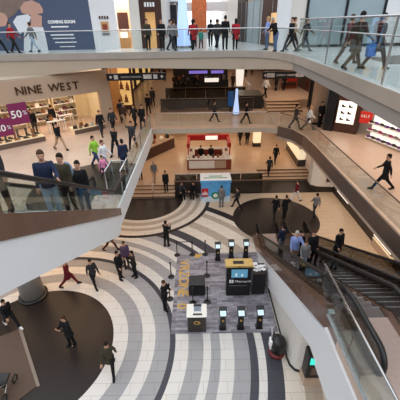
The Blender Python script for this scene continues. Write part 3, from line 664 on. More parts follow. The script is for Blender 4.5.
X3 = Matrix.Translation((10.45,19.85,6.5)) @ Matrix.Rotation(R(-38),4,'Z')
k = MB(X3); k.box(-0.36,0.36,-0.05,0,-0.38,0.32); k.build('board', mat('sign_red', rgb(214,48,40), 0.4), e)
text('SALE', 0.24, 0.004, X3 @ facing_cam(-0.30,-0.07,-0.02), 'lettering', M['whiteprint'], e)
k = MB(X3); k.box(-0.02,0.02,0.0,0.03,0.32,2.0); k.build('hanger', M['steel'], e)
e = empty('shoe_display', (10.5,18.3,Z1), 'bright white shelved display of purple and dark shoes on the right mezzanine', 'display')
X4 = Matrix.Translation((10.55,19.6,Z1)) @ Matrix.Rotation(R(-72),4,'Z')
k = MB(X4); k.box(0,4.4,0.35,0.45,0,1.5); k.build('back_panel', M['lightbox'], e)
for j in range(3):
    k = MB(X4); k.box(0,4.4,-0.05,0.35,0.1+0.45*j,0.14+0.45*j); k.build('shelf', M['counter'], e)
PUR = [mat('goods_violet', rgb(96,52,128), 0.4), mat('goods_magenta', rgb(150,40,96), 0.4), GOODS[0], GOODS[4]]
for j in range(3):
    for t in range(11):
        place_item(SHOE, 'shoe', X4 @ Vector((0.2+0.39*t,0.12,0.14+0.45*j)), R(-72+60-25*(t%3)), PUR[(t*2+j)%4], 'shoe on the bright white shelves of the right mezzanine shop', 'shoe', 'shoes on the white display')
w = MB(); w.prism([(10.3,20.1),(10.45,19.6),(11.6,15.2),(12.5,12),(13.9,12),(13.9,20.1)], Z1, Z1+0.006); structure(w.build('trim_12', M['tan']))

# ------------------------------------------------------------------ far mezzanine
e = empty('shop_stall', (0.5,38.3,Z1), 'dark far shop stall with violet sign strip and white lit sign beyond the footbridge', 'stall')
k = MB(); k.box(-2.8,3.4,37.6,39.0,Z1,6.2); k.build('counter', M['black'], e)
k = MB(); k.box(-2.8,3.4,38.7,39.0,6.2,8.2); k.build('back_panel', M['darkwall'], e)
k = MB(); k.box(-1.0,1.1,38.65,38.7,6.75,7.05); k.build('sign_strip', M['purple_sign'], e)
k = MB(); k.box(1.5,2.9,38.65,38.7,6.75,7.05); k.build('sign_strip', M['purple_sign'], e)
k = MB(); k.box(0.75,2.3,37.5,37.6,6.0,6.4); k.build('lit_sign', M['lightbox'], e)
for i in range(12):
    xx = -2.6+0.5*i
    k = MB(); k.box(xx-0.16,xx+0.16,37.9,38.2,6.2,6.45+0.1*(i%3)); tag(k.build('box', GOODS[(0,1,3,4)[i%4]], origin=(xx,38.05,6.2)), 'dark carton on the counter of the far stall under the violet sign', 'box', 'cartons on the far stall')
w = MB(); w.box(-15.5,14,56,56.3,Z1,9.6); structure(w.build('wall_back', M['wood']))
w = MB(); w.box(-7.5,-7.2,33,56,Z1,9.6); structure(w.build('wall_left', M['darkwall']))
w = MB(); w.box(10.4,10.7,24,56,Z1,9.6); structure(w.build('wall_right', M['brownstore']))
for i, (xx, yy) in enumerate(((-7.1,36),(-7.1,40),(-7.1,45),(-7.1,50))):
    e = empty('lit_shop_window', (xx,yy,Z1), 'warm lit shop window on the far left mezzanine wall, %s one along' % ('first','second','third','fourth')[i], 'window', 'lit windows along the far left mezzanine')
    k = MB(); k.box(-7.2,-7.1,yy-1.2,yy+1.2,Z1,8.6); k.build('frame', M['brownstore'], e)
    k = MB(); k.box(-7.1,-7.06,yy-1.0,yy+1.0,Z1+0.4,8.2); k.build('lit_panel', emit('yellow_window', (1.0,0.66,0.24,1), 0.6), e)
for i, (xx, yy, lb) in enumerate(((4.95,40,'white tapered light column far back left of the mezzanine stairs'),)):
    k = MB(); k.lathe((xx,yy,Z1), [(0.4,0),(0.5,1.8),(0.36,3.2),(0.1,3.3)], 16); tag(k.build('light_column', M['lightbox'], origin=(xx,yy,Z1), smooth=True), lb, 'lamp')
e = empty('red_cabinet', (9.0,33.6,Z1+0.68), 'tall red brown display cabinet above the far mezzanine stairs', 'cabinet')
k = MB(); k.box(8.4,9.9,33.4,34.0,Z1+0.68,8.3); k.build('body', M['redbrown'], e)
for j in range(4):
    k = MB(); k.box(8.55,9.75,33.36,33.4,6.1+0.52*j,6.5+0.52*j); k.build('shelf_panel', M['red'] if j%2 else M['brownstore'], e)
e = empty('dark_shopfront', (9.6,25.5,Z1), 'dark glazed shopfront between the far stairs and the beige column', 'shopfront')
k = MB(); k.prism([(8.3,24.4),(8.7,24.2),(10.3,27.8),(9.9,28.0)], Z1, 9.3); k.build('frame', M['dark'], e)
k = MB(); k.prism([(8.22,24.6),(8.26,24.58),(9.7,27.7),(9.66,27.72)], Z1+0.7, 8.3); k.build('glass_panel', mat('dim_shop_glass', rgb(122,110,98), 0.2, var=0.4, scale=1.2), e)
# dark parcels stall right of the light cone
e = empty('market_stall', (4.7,28.6,Z1), 'dark stall with black top to the right of the blue light cone on the mezzanine', 'stall')
k = MB(); k.box(3.55,5.5,28.0,30.5,Z1-0.6,6.25); k.build('body', M['black'], e); k = MB(); k.box(3.5,5.55,27.95,30.55,6.25,6.33); k.build('top', M['dark'], e)

def obelisk(x, y, z, h, rb, rt, label):
    e = empty('light_cone', (x,y,z), label, 'lamp')
    k = MB(); k.lathe((x,y,z), [(rb,0.15),(rb*0.85,h*0.3),(rt*1.15,h*0.7),(rt,h),(0.02,h+0.1)], 8); k.build('lit_shell', M['obelisk'], e)
    k = MB(); k.lathe((x,y,z), [(rb*1.15,0),(rb*1.15,0.15)], 8); k.build('base', M['steel'], e)
obelisk(3.02,25.9,Z1,2.0,0.26,0.10,'pale blue glowing light cone standing on the mezzanine footbridge')
obelisk(-0.92,24.2,Z2,4.4,0.46,0.2,'tall pale blue glowing light cone on the upper footbridge')
e = empty('blue_banner', (2.6,27.0,Z1), 'blue banner board standing just left of the lower light cone', 'banner')
k = MB(); k.box(2.42,2.9,26.9,26.94,Z1+0.5,6.9); k.build('board', mat('banner_blue', rgb(24,84,150), 0.5), e); k = MB(); k.box(2.6,2.72,26.8,27.05,Z1,Z1+0.5); k.build('stand', M['black'], e)

# ------------------------------------------------------------------ upper gallery: hoarding, shops and far mall
e = empty('hoarding', (-10,24.3,Z2), 'slate blue shop hoarding with a large fashion photograph and white lettering', 'hoarding')
k = MB(); k.box(-15.5,-6.95,24.3,24.45,Z2,15.2); k.build('board', M['navy'], e)
def onboard(pts, off, nm, m):
    k = MB(); k.prismy(pts, 24.3-off-0.004, 24.3-off); return k.build(nm, m, e)
onboard([(-11.52, 11.66), (-11.01, 11.83), (-10.25, 11.7), (-10.21, 11.05), (-10.25, 10.19), (-11.93, 10.22)], 0.004, 'dress_print', M['dressprint'])
onboard([(-12.53, 13.53), (-10.43, 13.5), (-11.13, 13.08), (-11.46, 12.81), (-11.97, 12.42), (-12.43, 12.2), (-15.5, 12.09)], 0.008, 'hair_print', M['hairprint'])
onboard([(-12.82, 12.6), (-12.53, 12.49), (-12.43, 12.2), (-12.68, 11.8), (-15.5, 11.57)], 0.012, 'face_print', M['skinprint'])
onboard([(-12.15, 12.02), (-11.79, 12.36), (-11.04, 12.46), (-10.89, 12.29), (-11.36, 11.54), (-11.89, 11.31)], 0.016, 'sleeve_print', M['dressprint'])
onboard([(-11.46, 12.81), (-11.11, 13.13), (-10.57, 13.23), (-10.11, 13.01), (-9.99, 12.73), (-10.04, 12.5), (-10.45, 12.45), (-10.15, 12.34), (-10.31, 11.7), (-11.04, 11.72), (-10.86, 12.4), (-11.41, 12.53)], 0.02, 'hand_print', M['skinprint'])
text('COMING SOON', 0.25, 0.004, facing_cam(-9.85,24.27,11.9), 'lettering', M['whiteprint'], e, bold=0.014)
for (a, b, z, t) in ((-9.7,-8.55,11.66,0.08),(-9.85,-8.3,11.18,0.08),(-9.75,-8.25,10.98,0.06),(-9.65,-8.2,10.74,0.06),(-9.4,-8.35,10.48,0.05)):
    k = MB(); k.box(a,b,24.285,24.3,z,z+t); k.build('line_of_text', M['whiteprint'], e)
w = MB(); w.box(-6.95,-5.3,24.2,24.6,Z2,15.2); structure(w.build('wall_left', M['white']))
e = empty('shop_plaque', (-6.1,24.2,11.2), 'small plaque with dark lettering and a brown picture on the white pier at upper left', 'sign')
k = MB(); k.box(-6.35,-5.85,24.16,24.2,11.35,11.95); k.build('picture', M['wood'], e); k = MB(); k.box(-6.25,-5.95,24.15,24.16,11.45,11.8); k.build('picture_detail', M['redbrown'], e)
for i in range(4):
    k = MB(); k.box(-6.42+0.17*i,-6.31+0.17*i,24.17,24.2,12.1,12.27); k.build('lettering', M['bronze_letter'], e)
k = MB(); k.box(-6.35,-5.85,24.16,24.2,11.15,11.28); k.build('caption_plate', M['steel'], e)
# lit shop opening between white piers
e = empty('jewellery_shop', (-4.85,25.5,Z2), 'warm peach lit shop opening with dark wall panel between the upper white piers', 'shopfront')
k = MB(); k.box(-6.3,-4.35,25.7,25.8,Z2,15.0); k.build('back_panel', mat('peach_wall', rgb(240,204,164), 0.5), e)
k = MB(); k.box(-5.60,-4.80,25.62,25.7,11.5,12.5); k.build('dark_panel', M['brownstore'], e)
k = MB(); k.box(-5.5,-4.7,24.9,25.3,Z2,10.95); k.build('counter', M['wood'], e)
k = MB(); k.box(-5.3,-4.85,24.95,25.2,10.95,11.3); k.build('glass_case', M['lightbox'], e)
w = MB(); w.box(-4.4,-3.75,24.2,24.6,Z2,15.2); structure(w.build('wall_left', M['offwhite']))
e = empty('brown_shopfront', (-3.2,24.5,Z2), 'dark brown timber shopfront with glowing doorway and white lettered sign', 'shopfront')
k = MB(); k.box(-3.75,-3.45,24.3,24.8,Z2,15.2); k.box(-2.75,-2.3,24.3,24.8,Z2,15.2); k.box(-3.45,-2.75,24.3,24.8,12.45,15.2); k.build('frame', M['brownstore'], e)
k = MB(); k.box(-3.45,-2.75,24.85,24.9,Z2,12.45); k.build('doorway', emit('amber_doorway', (0.80,0.46,0.18,1), 0.55), e)
for i in range(4):
    k = MB(); k.box(-3.4+0.18*i,-3.28+0.18*i,24.26,24.3,12.75,13.0); k.build('lettering', M['whiteprint'], e)
# corridor walls of the far upper mall
w = MB(); w.prism([(-2.3,24.3),(-2.0,24.3),(-1.55,30.0),(-1.85,58),(-2.6,58)], Z2, 15.5); structure(w.build('wall_left', M['offwhite']))
for i, (y0, mm) in enumerate(((26.0,'black'),(29.3,'darkwall'),(33,'teal_glass'),(38,'brownstore'))):
    e = empty('mall_shopfront', (-1.7,y0,Z2), 'narrow dark shopfront along the left of the far upper mall, %s one along' % ('first','second','third','fourth')[i], 'shopfront', 'shopfronts on the left of the upper mall')
    k = MB(); k.box(-1.95,-1.42 if y0 < 30 else -1.5,y0,y0+2.4,Z2+0.1,12.9); k.build('glazing', M[mm], e)
    k = MB(); k.box(-1.95,-1.30 if y0 < 30 else -1.4,y0,y0+2.2,13.1,13.7); k.build('sign_board', M['whiteprint'] if i != 1 else M['black'], e)
w = MB(); w.prism([(5.7,23.0),(5.9,23.3),(4.2,32),(4.2,58),(3.6,58),(3.6,32)], Z2, 15.5); structure(w.build('wall_right', M['offwhite']))
def rwall(t): return (5.68+(3.6-5.68)*t, 23.05+(32-23.05)*t)
for i, (t0, t1, mm, lb) in enumerate(((0.03,0.40,'brownstore','wide dark timber shopfront with white lettering at the right mouth of the upper mall'),(0.46,0.72,'teal_glass','glass shopfront further along the right of the upper mall'),(0.76,0.98,'darkwall','dark narrow shopfront deepest along the right of the upper mall'))):
    p, q = rwall(t1), rwall(t0); X = on_wall(p, q, Z2); L = (Vector(q)-Vector(p)).length
    e = empty('mall_shopfront', (q[0],q[1],Z2), lb, 'shopfront')
    k = MB(X); k.box(0,L,-0.12,0.05,0,2.9); k.build('glazing', M[mm], e)
    k = MB(X); k.box(0,L,-0.16,0.05,2.9,3.6); k.build('sign_board', M['dark'] if i != 1 else M['tan'], e)
    for j in range(5):
        k = MB(X); k.box(L*(0.2+0.13*j),L*(0.2+0.13*j)+0.12,-0.18,-0.16,3.1,3.35); k.build('lettering', M['whiteprint'], e)
    for j in range(3):
        k = MB(X); k.box(L*j/2-0.03,L*j/2+0.03,-0.15,-0.1,0,2.9); k.build('mullion', M['steel'], e)
    if i == 0:
        k = MB(X); k.box(L*0.45,L*0.8,-0.14,-0.12,0.2,2.0); k.build('lit_panel', emit('amber_doorway', (0.80,0.46,0.18,1), 0.55), e)
# white pier and right-hand glazing facing the court
w = MB(); w.box(5.0,5.75,22.6,23.1,Z2,15.5); structure(w.build('wall_right', M['white']))
w = MB(); w.box(5.75,6.75,22.8,23.2,Z2,15.5); structure(w.build('wall_right', M['offwhite']))
e = empty('shop_window', (9.2,22.6,Z2), 'wide grey blue shop window on the right of the upper gallery', 'window')
k = MB(); k.box(6.8,11.6,22.8,23.1,Z2+0.15,15.3); k.build('glazing', M['teal_glass'], e)
for xx in (6.8,9.2,11.55):
    k = MB(); k.box(xx-0.07,xx+0.07,22.72,22.8,Z2,15.3); k.build('mullion', M['black'], e)
k = MB(); k.box(6.8,11.6,22.74,22.8,Z2,Z2+0.15); k.build('sill', M['black'], e)
w = MB(); w.box(11.62,14.2,22.7,23.2,Z2,15.5); structure(w.build('wall_right', M['white']))
w = MB(); w.box(11.62,14.2,22.62,22.7,Z2,Z2+0.18); structure(w.build('baseboard_right', M['dark']))
# far mall end: footbridge band, orange hanging, daylight glazing
w = MB(); w.box(-1.9,3.6,44.0,45.2,13.0,13.9); structure(w.build('trim_13', M['white']))
w = MB(); w.box(-2.5,4.2,57.5,57.8,Z2,20); structure(w.build('window_3', emit('daylight_glazing', (0.93,0.96,1.0,1), 1.4)))
for i in range(6):
    w = MB(); w.box(-2.3+1.15*i,-2.22+1.15*i,57.4,57.5,Z2,20); structure(w.build('trim_14', M['steel']))
e = empty('orange_hanging', (0.35,41,Z2), 'tall orange flame patterned hanging panel in the far upper mall', 'panel')
k = MB(); k.box(-0.55,1.1,41.0,41.2,Z2+0.5,18.0); k.build('panel', M['orange'], e); k = MB(); k.box(-0.7,1.25,40.9,41.3,Z2,Z2+0.5); k.build('base', M['white'], e)
w = MB(); w.box(-0.8,1.4,43.5,43.6,13.0,13.8); structure(w.build('trim_15', M['white']))

# ------------------------------------------------------------------ demonstration stand on the concourse
def carpet_material():
    m = bpy.data.materials.new('grey_plank_carpet'); m.use_nodes = True; nt = m.node_tree; b = nt.nodes['Principled BSDF']
    tc = nt.nodes.new('ShaderNodeTexCoord'); br = nt.nodes.new('ShaderNodeTexBrick')
    br.inputs['Scale'].default_value = 1; br.inputs['Brick Width'].default_value = 0.55; br.inputs['Row Height'].default_value = 0.13; br.inputs['Mortar Size'].default_value = 0.004; br.inputs['Bias'].default_value = 0.0
    br.inputs['Color1'].default_value = rgb(112,106,116); br.inputs['Color2'].default_value = rgb(168,163,171); br.inputs['Mortar'].default_value = rgb(80,76,84)
    nt.links.new(tc.outputs['Object'], br.inputs['Vector'])
    nz = nt.nodes.new('ShaderNodeTexNoise'); nz.inputs['Scale'].default_value = 5; nt.links.new(tc.outputs['Object'], nz.inputs['Vector'])
    mx = nt.nodes.new('ShaderNodeMix'); mx.data_type = 'RGBA'; mx.blend_type = 'OVERLAY'; mx.inputs[0].default_value = 0.5
    nt.links.new(br.outputs['Color'], mx.inputs[6]); nt.links.new(nz.outputs['Fac'], mx.inputs[7]); nt.links.new(mx.outputs[2], b.inputs['Base Color'])
    b.inputs['Roughness'].default_value = 0.6; return m
e = empty('carpet', (1,12,0), 'grey plank patterned stand carpet with gold lettering on the concourse', 'carpet')
k = MB(); k.box(-1.38,3.3,9.33,14.85,0.0,0.012); k.build('mat', carpet_material(), e)
XT = Matrix.Translation((-1.17,14.62,0.014)) @ Matrix.Rotation(R(-90), 4, 'Z')
for ch, off in zip('VRZONE', (0.0,0.46,0.93,1.40,1.94,2.42)):
    text(ch, 0.74, 0.002, XT @ Matrix.Translation((off+0.35,0,0)), 'letter', M['gold'], e, bold=0.012)
text('0', 0.74, 0.002, XT @ Matrix.Translation((3.55,0,0)), 'letter', M['gold'], e, bold=0.012)
k = MB(); k.prism([(-0.45,14.75),(0.05,14.75),(0.05,14.62),(-0.2,14.4),(-0.45,14.62)], 0.012, 0.016); k.build('gold_mark', M['gold'], e)

def stanchion():
    e = empty('stanchion', (0,0,0), 'x', 'barrier post', 'black rope posts around the stand')
    k = MB(); k.lathe((0,0,0), [(0.17,0),(0.17,0.02),(0.05,0.05)], 16); k.build('base', M['black'], e)
    k = MB(); k.lathe((0,0,0), [(0.028,0.04),(0.028,0.92)], 10); k.build('pole', M['black'], e)
    k = MB(); k.lathe((0,0,0), [(0.04,0.9),(0.045,0.92),(0.045,1.0),(0.03,1.01)], 10); k.build('cap', M['black'], e)
    return e
ST = [(-1.38,14.72,'at the far left corner of the stand'),(-0.5,14.72,'second from the left along the far edge of the stand'),(0.25,14.72,'third along the far edge, near the poster box'),
      (-1.6,12.9,'on the pale paving left of the gold letters'),(0.3,12.93,'behind the black ottoman'),(0.27,11.1,'in front of the ottoman at its right'),(-0.42,11.05,'in front of the ottoman at its left'),(-1.55,11.35,'beside the man in black at the stand edge')]
s0 = stanchion()
for i, (xx, yy, lb) in enumerate(ST):
    o = s0 if i == 0 else copy_tree(s0)
    o.location = (xx,yy,0.012 if -1.38 < xx and yy < 14.8 else 0.0); o['label'] = 'black barrier post ' + lb
e = empty('barrier_belt', (-0.9,14.72,0.95), 'black belt stretched between two barrier posts at the far stand edge', 'belt')
k = MB(); k.box(-1.36,-0.52,14.715,14.725,0.92,0.97); k.build('strap', M['black'], e)
# black ottoman
e = empty('ottoman', (-0.2,11.9,0.012), 'black square ottoman beside the gold floor letters', 'seat')
k = MB(); k.box(-0.62,0.18,11.5,12.3,0.05,0.62); k.build('body', M['black'], e, bevel=0.03)
k = MB(); k.box(-0.60,0.16,11.52,12.28,0.62,0.68); k.build('cushion', mat('black_leather', rgb(36,36,39), 0.35, var=0.1), e, bevel=0.03)
k = MB(); k.box(-0.58,0.14,11.54,12.26,0.012,0.05); k.build('plinth', M['rubber'], e)
# reception counter
e = empty('reception_counter', (-0.22,9.7,0.012), 'dark reception counter with glossy white top and gold round emblem', 'counter')
k = MB(); k.box(-0.62,0.17,9.40,10.05,0.012,0.95); k.build('body', M['dark'], e, bevel=0.015)
k = MB(); k.box(-0.66,0.21,9.36,10.10,0.95,1.0); k.build('worktop', M['counter'], e, bevel=0.02)
k = MB(); k.prismy([(-0.22+0.14*math.cos(2*PI*i/20),0.6+0.10*math.sin(2*PI*i/20)) for i in range(20)], 9.385, 9.40); em = k.build('emblem', M['gold'], e)
k = MB(); k.prismy([(-0.22+0.10*math.cos(2*PI*i/20),0.6+0.065*math.sin(2*PI*i/20)) for i in range(20)], 9.38, 9.385); k.build('emblem_centre', M['dark'], em)
k = MB(); k.box(-0.20,-0.06,9.378,9.38,0.585,0.615); k.build('emblem_bar', M['gold'], em)
e = empty('tablet', (-0.2,9.75,1.0), 'grey tablet lying on the white reception counter', 'tablet')
k = MB(); k.box(-0.36,-0.02,9.62,9.95,1.0,1.02); k.build('body', M['steel'], e); k = MB(); k.box(-0.34,-0.04,9.66,9.93,1.02,1.024); k.build('screen', mat('grey_screen', rgb(120,128,140), 0.2), e)
k = MB(); k.box(-0.36,-0.02,9.93,10.03,1.0,1.05); tag(k.build('card_tray', M['black'], origin=(-0.2,9.98,1.0)), 'black card tray behind the tablet on the reception counter', 'tray')
k = MB(); k.box(-0.38,0.0,9.46,9.53,1.0,1.03); tag(k.build('card_tray', M['black'], origin=(-0.2,9.5,1.0)), 'black tray in front of the tablet on the reception counter', 'tray')
# tablet stands
def tstand():
    e = empty('tablet_stand', (0,0,0), 'x', 'stand', 'tablet stands around the demonstration stand')
    k = MB(); k.box(-0.16,0.16,-0.14,0.14,0,0.03); k.build('base', M['black'], e, bevel=0.01)
    k = MB(); k.hexa([(-0.13,-0.09,0.03),(0.13,-0.09,0.03),(0.13,0.09,0.03),(-0.13,0.09,0.03)],[(-0.11,-0.04,0.92),(0.11,-0.04,0.92),(0.11,0.06,0.92),(-0.11,0.06,0.92)]); k.build('column', M['black'], e)
    X = Matrix.Translation((0,0.0,0.98)) @ Matrix.Rotation(R(-32), 4, 'X').inverted()
    k = MB(X); k.box(-0.17,0.17,-0.20,0.24,-0.02,0.02); hd = k.build('head', M['black'], e, bevel=0.01)
    k = MB(X); k.box(-0.13,0.13,-0.17,0.05,0.02,0.026); k.build('screen', M['screen_l'], hd)
    k = MB(); k.lathe((0,-0.1,0.55), [(0.05,0),(0.05,0.02)], 12); k.build('emblem', M['gold'], e)
    return e
t0 = tstand()
TS = [(0.9,9.6,'nearest the reception counter in the front row'),(1.68,9.6,'middle of the front row of three'),(2.5,9.62,'right end of the front row, nearest the white wall'),
      (0.95,14.25,'left end of the back row behind the black booth'),(1.72,14.45,'middle of the back row behind the black booth'),(2.55,14.45,'right end of the back row behind the black booth')]
for i, (xx, yy, lb) in enumerate(TS):
    o = t0 if i == 0 else copy_tree(t0)
    o.location = (xx,yy,0.012); o['label'] = 'slim black tablet stand, ' + lb
# black booth
e = empty('demo_booth', (1.75,11.9,0.012), 'black demonstration booth with gold top frame, blue screen and white logo', 'booth')
k = MB(); k.box(1.2,2.36,11.6,12.05,0.012,1.95); k.build('body', M['black'], e, bevel=0.02)
k = MB(); k.box(1.14,2.42,11.55,12.1,1.95,2.06); k.build('top_frame', M['goldframe'], e, bevel=0.01)
k = MB(); k.box(1.5,2.0,11.7,11.92,2.06,2.07); k.build('top_inset', M['black'], e)
k = MB(); k.box(1.42,2.18,11.585,11.6,1.28,1.80); scr = k.build('screen', M['screen'], e)
for i in range(5):
    k = MB(); k.box(1.46+0.14*i,1.56+0.14*i,11.575,11.585,1.36,1.5+0.06*(i%3)); k.build('screen_tile', M['screen_l'] if i%2 else M['screen'], scr)
for i in range(2):
    for j in range(2):
        k = MB(); k.box(1.33+0.11*i,1.42+0.11*i,11.585,11.6,0.92+0.11*j,1.01+0.11*j); k.build('logo_square', M['whiteprint'], e)
text('Microsoft', 0.20, 0.003, facing_cam(1.60,11.59,0.95), 'lettering', M['whiteprint'], e)
k = MB(); k.box(1.34,2.2,11.588,11.6,0.72,0.735); k.build('trim_line', M['steel'], e)
text('VR', 0.12, 0.003, facing_cam(1.68,11.54,1.97), 'top_lettering', M['black'], e)
# bin with leaflets
e.scale = (1,1,0.94); e.location.y -= 0.12
e = empty('leaflet_bin', (2.78,11.9,0.012), 'black bin heaped with white leaflets between the booth and the white wall', 'bin')
k = MB(); k.box(2.46,3.1,11.55,12.3,0.012,1.3); k.build('body', M['black'], e, bevel=0.015)
k = MB(); k.box(2.44,3.12,11.53,12.32,1.3,1.34); k.build('rim', M['dark'], e)
rnd = random.Random(3)
for i in range(9):
    X = Matrix.Translation((2.62+0.12*(i%4),11.8+0.14*(i//4),1.36+0.02*i)) @ Matrix.Rotation(rnd.uniform(-1,1),4,'Z') @ Matrix.Rotation(rnd.uniform(-0.3,0.3),4,'X')
    k = MB(X); k.box(-0.11,0.11,-0.08,0.08,-0.008,0.008); tag(k.build('leaflet', M['whiteprint'], origin=X.translation), 'white leaflet in the heap on the black bin', 'paper', 'leaflets on the bin')
# round black bin by the wall
e = empty('round_bin', (3.0,8.35,0), 'round black bin with white panel and dark red base against the white wall', 'bin')
k = MB(); k.lathe((3.0,8.35,0), [(0.26,0.16),(0.32,0.34),(0.33,0.60),(0.28,0.82),(0.2,0.9)], 20); k.build('body', M['black'], e, smooth=True)
k = MB(); k.lathe((2.98,8.33,0), [(0.30,0.0),(0.32,0.08),(0.27,0.17)], 20); k.build('base', mat('maroon', rgb(104,28,26), 0.4), e, smooth=True)
k = MB(); k.box(2.66,2.74,8.2,8.46,0.42,0.86); k.build('panel', M['whiteprint'], e, bevel=0.01)
k = MB(); k.tube([(2.72,8.3,0.86),(2.74,8.42,1.1),(2.78,8.7,1.25)], 0.025); k.build('handle', M['steel'], e, smooth=True)
# ticket machine
e = empty('ticket_machine', (4.05,7.4,0), 'dark ticket machine with glowing teal screen in the recess under the landing', 'machine')
k = MB(); k.box(3.72,4.4,7.05,7.48,0.35,1.62); k.build('housing', M['black'], e, bevel=0.02)
k = MB(); k.box(3.68,4.44,7.0,7.48,0.0,0.35); k.build('plinth', M['tan'], e)
k = MB(); k.box(3.78,4.3,7.03,7.05,1.16,1.5); k.build('screen', M['teal_screen'], e)
k = MB(); k.box(3.88,4.24,7.035,7.05,0.55,0.95); k.build('keypad_panel', M['dark_steel'], e)
k = MB(); k.box(3.84,4.28,7.02,7.05,1.5,1.58); k.build('hood', M['steel'], e)

# lower left: brown mat on the dark circle with a stroller
e = empty('brown_mat', (-7.6,8,0), 'brown square mat at the lower left corner on the dark floor circle', 'mat')
k = MB(); k.prism([(-8.1,9.75),(-6.2,7.15),(-7.6,5.6),(-10.5,8.3)], 0.0, 0.03); k.build('surface', mat('brown_mat_pile', rgb(88,70,58), 0.7, var=0.2), e)
k = MB(); k.prism([(-8.1,9.85),(-6.1,7.15),(-6.2,7.1),(-8.16,9.72)], 0.0, 0.036); k.build('border', mat('mat_border', rgb(134,120,110), 0.5), e)
e = empty('stroller', (-7.35,6.95,0.03), 'dark stroller with grey white hood at the lower left corner', 'stroller')
sx, sy = -7.35, 6.95
k = MB(); k.rings([[(sx-0.28,sy+0.38,0.55),(sx+0.22,sy+0.38,0.55),(sx+0.22,sy+0.32,0.62),(sx-0.28,sy+0.32,0.62)],[(sx-0.28,sy-0.1,0.42),(sx+0.22,sy-0.1,0.42),(sx+0.22,sy-0.1,0.50),(sx-0.28,sy-0.1,0.50)],[(sx-0.26,sy-0.38,0.95),(sx+0.2,sy-0.38,0.95),(sx+0.2,sy-0.30,1.0),(sx-0.26,sy-0.30,1.0)]]); k.build('seat', M['black'], e)
k = MB(); k.ell((sx-0.03,sy-0.25,1.0), 0.28,0.30,0.2); k.build('hood', mat('stroller_grey', rgb(190,192,192), 0.7), e, smooth=True)
for dx in (-0.3,0.25):
    for dy in (-0.35,0.4):
        k = MB()
        k.tube([(sx+dx,sy+dy+0.14*math.cos(2*PI*i/16),0.17+0.14*math.sin(2*PI*i/16)) for i in range(17)], 0.028, 6); k.build('wheel', M['rubber'], e, smooth=True)
    k = MB(); k.tube([(sx+dx,sy+0.4,0.17),(sx+dx,sy,0.5),(sx+dx,sy-0.6,1.05)], 0.016); k.tube([(sx+dx,sy-0.35,0.17),(sx+dx,sy,0.5)], 0.016); k.build('frame', M['steel'], e, smooth=True)
k = MB(); k.tube([(sx-0.3,sy-0.6,1.05),(sx+0.25,sy-0.6,1.05)], 0.02); k.build('handle', M['rubber'], e, smooth=True)
#PEOPLE_BEGIN
# ------------------------------------------------------------------ people
def rx_(v, a): c, s = math.cos(a), math.sin(a); return Vector((v.x, v.y*c - v.z*s, v.y*s + v.z*c))
def remesh(mb, name, vox):
    me = bpy.data.meshes.new(name); bmesh.ops.recalc_face_normals(mb.bm, faces=mb.bm.faces[:]); mb.bm.to_mesh(me); mb.bm.free()
    o = bpy.data.objects.new(name+'_work', me); COL.objects.link(o)
    md = o.modifiers.new('r', 'REMESH'); md.mode = 'VOXEL'; md.voxel_size = vox
    sm = o.modifiers.new('s', 'SMOOTH'); sm.iterations = 4; sm.factor = 0.5
    bpy.context.view_layer.update()
    out = bpy.data.meshes.new_from_object(o.evaluated_get(bpy.context.evaluated_depsgraph_get()))
    bpy.data.objects.remove(o); bpy.data.meshes.remove(me)
    for f in out.polygons: f.use_smooth = True
    out.name = name; return out
def limb(mb, pts, rs):
    for i in range(len(pts)-1):
        a, b = Vector(pts[i]), Vector(pts[i+1])
        mb.tube([a.lerp(b, t) for t in (0,0.35,0.7,1)], [rs[i]+(rs[i+1]-rs[i])*t for t in (0,0.35,0.7,1)], 10)
    for p, r in zip(pts, rs): mb.ell(p, r, r, r, 10, 6)
class Pose: pass
def make_pose(legs=((3,4),(-3,4)), arms=((5,6,15),(5,6,15)), lean=0, sit=False, turn=0, armin=0):
    """figure faces -Y.  legs: (hip flexion, knee flexion); arms: (shoulder flexion, abduction, elbow flexion)"""
    q = Pose(); hipz = 0.92
    q.legs = []; q.feet = []
    for sgn, (hf, kf) in zip((-1,1), legs):
        h = Vector((0.095*sgn,0,hipz)); d = rx_(Vector((0,0,-1)), -R(hf)); k = h + d*0.43
        d2 = rx_(Vector((0,0,-1)), -R(hf-kf)); a = k + d2*0.42
        q.legs.append((h,k,a)); q.feet.append((a, hf-kf))
    low = min(a.z for _,_,a in q.legs) - 0.075
    tilt = lambda v: rx_(v - Vector((0,0,hipz)), R(lean)) + Vector((0,0,hipz))
    q.tilt = tilt; q.arms = []
    for sgn, (sf, ab, ef) in zip((-1,1), arms):
        s = Vector((0.168*sgn,0.01,1.405))
        d = rx_(Vector((math.sin(R(ab))*sgn,0,-math.cos(R(ab)))), -R(sf)); e = s + d*0.29
        inw = Vector((-armin*sgn,0,0))
        d2 = (rx_(Vector((math.sin(R(ab))*sgn*0.4,0,-math.cos(R(ab)*0.4))), -R(sf+ef)) + inw).normalized(); w = e + d2*0.255
        q.arms.append(tuple(tilt(v) for v in (s,e,w)))
    q.low = low; q.lean = lean; return q
TORSO = [(0.84,0.135,0.095,0.0),(0.92,0.165,0.115,0.0),(1.02,0.145,0.10,0.0),(1.12,0.138,0.098,-0.005),(1.24,0.155,0.11,-0.01),(1.36,0.165,0.108,0.0),(1.43,0.125,0.082,0.01),(1.47,0.075,0.065,0.015),(1.53,0.055,0.056,0.005)]
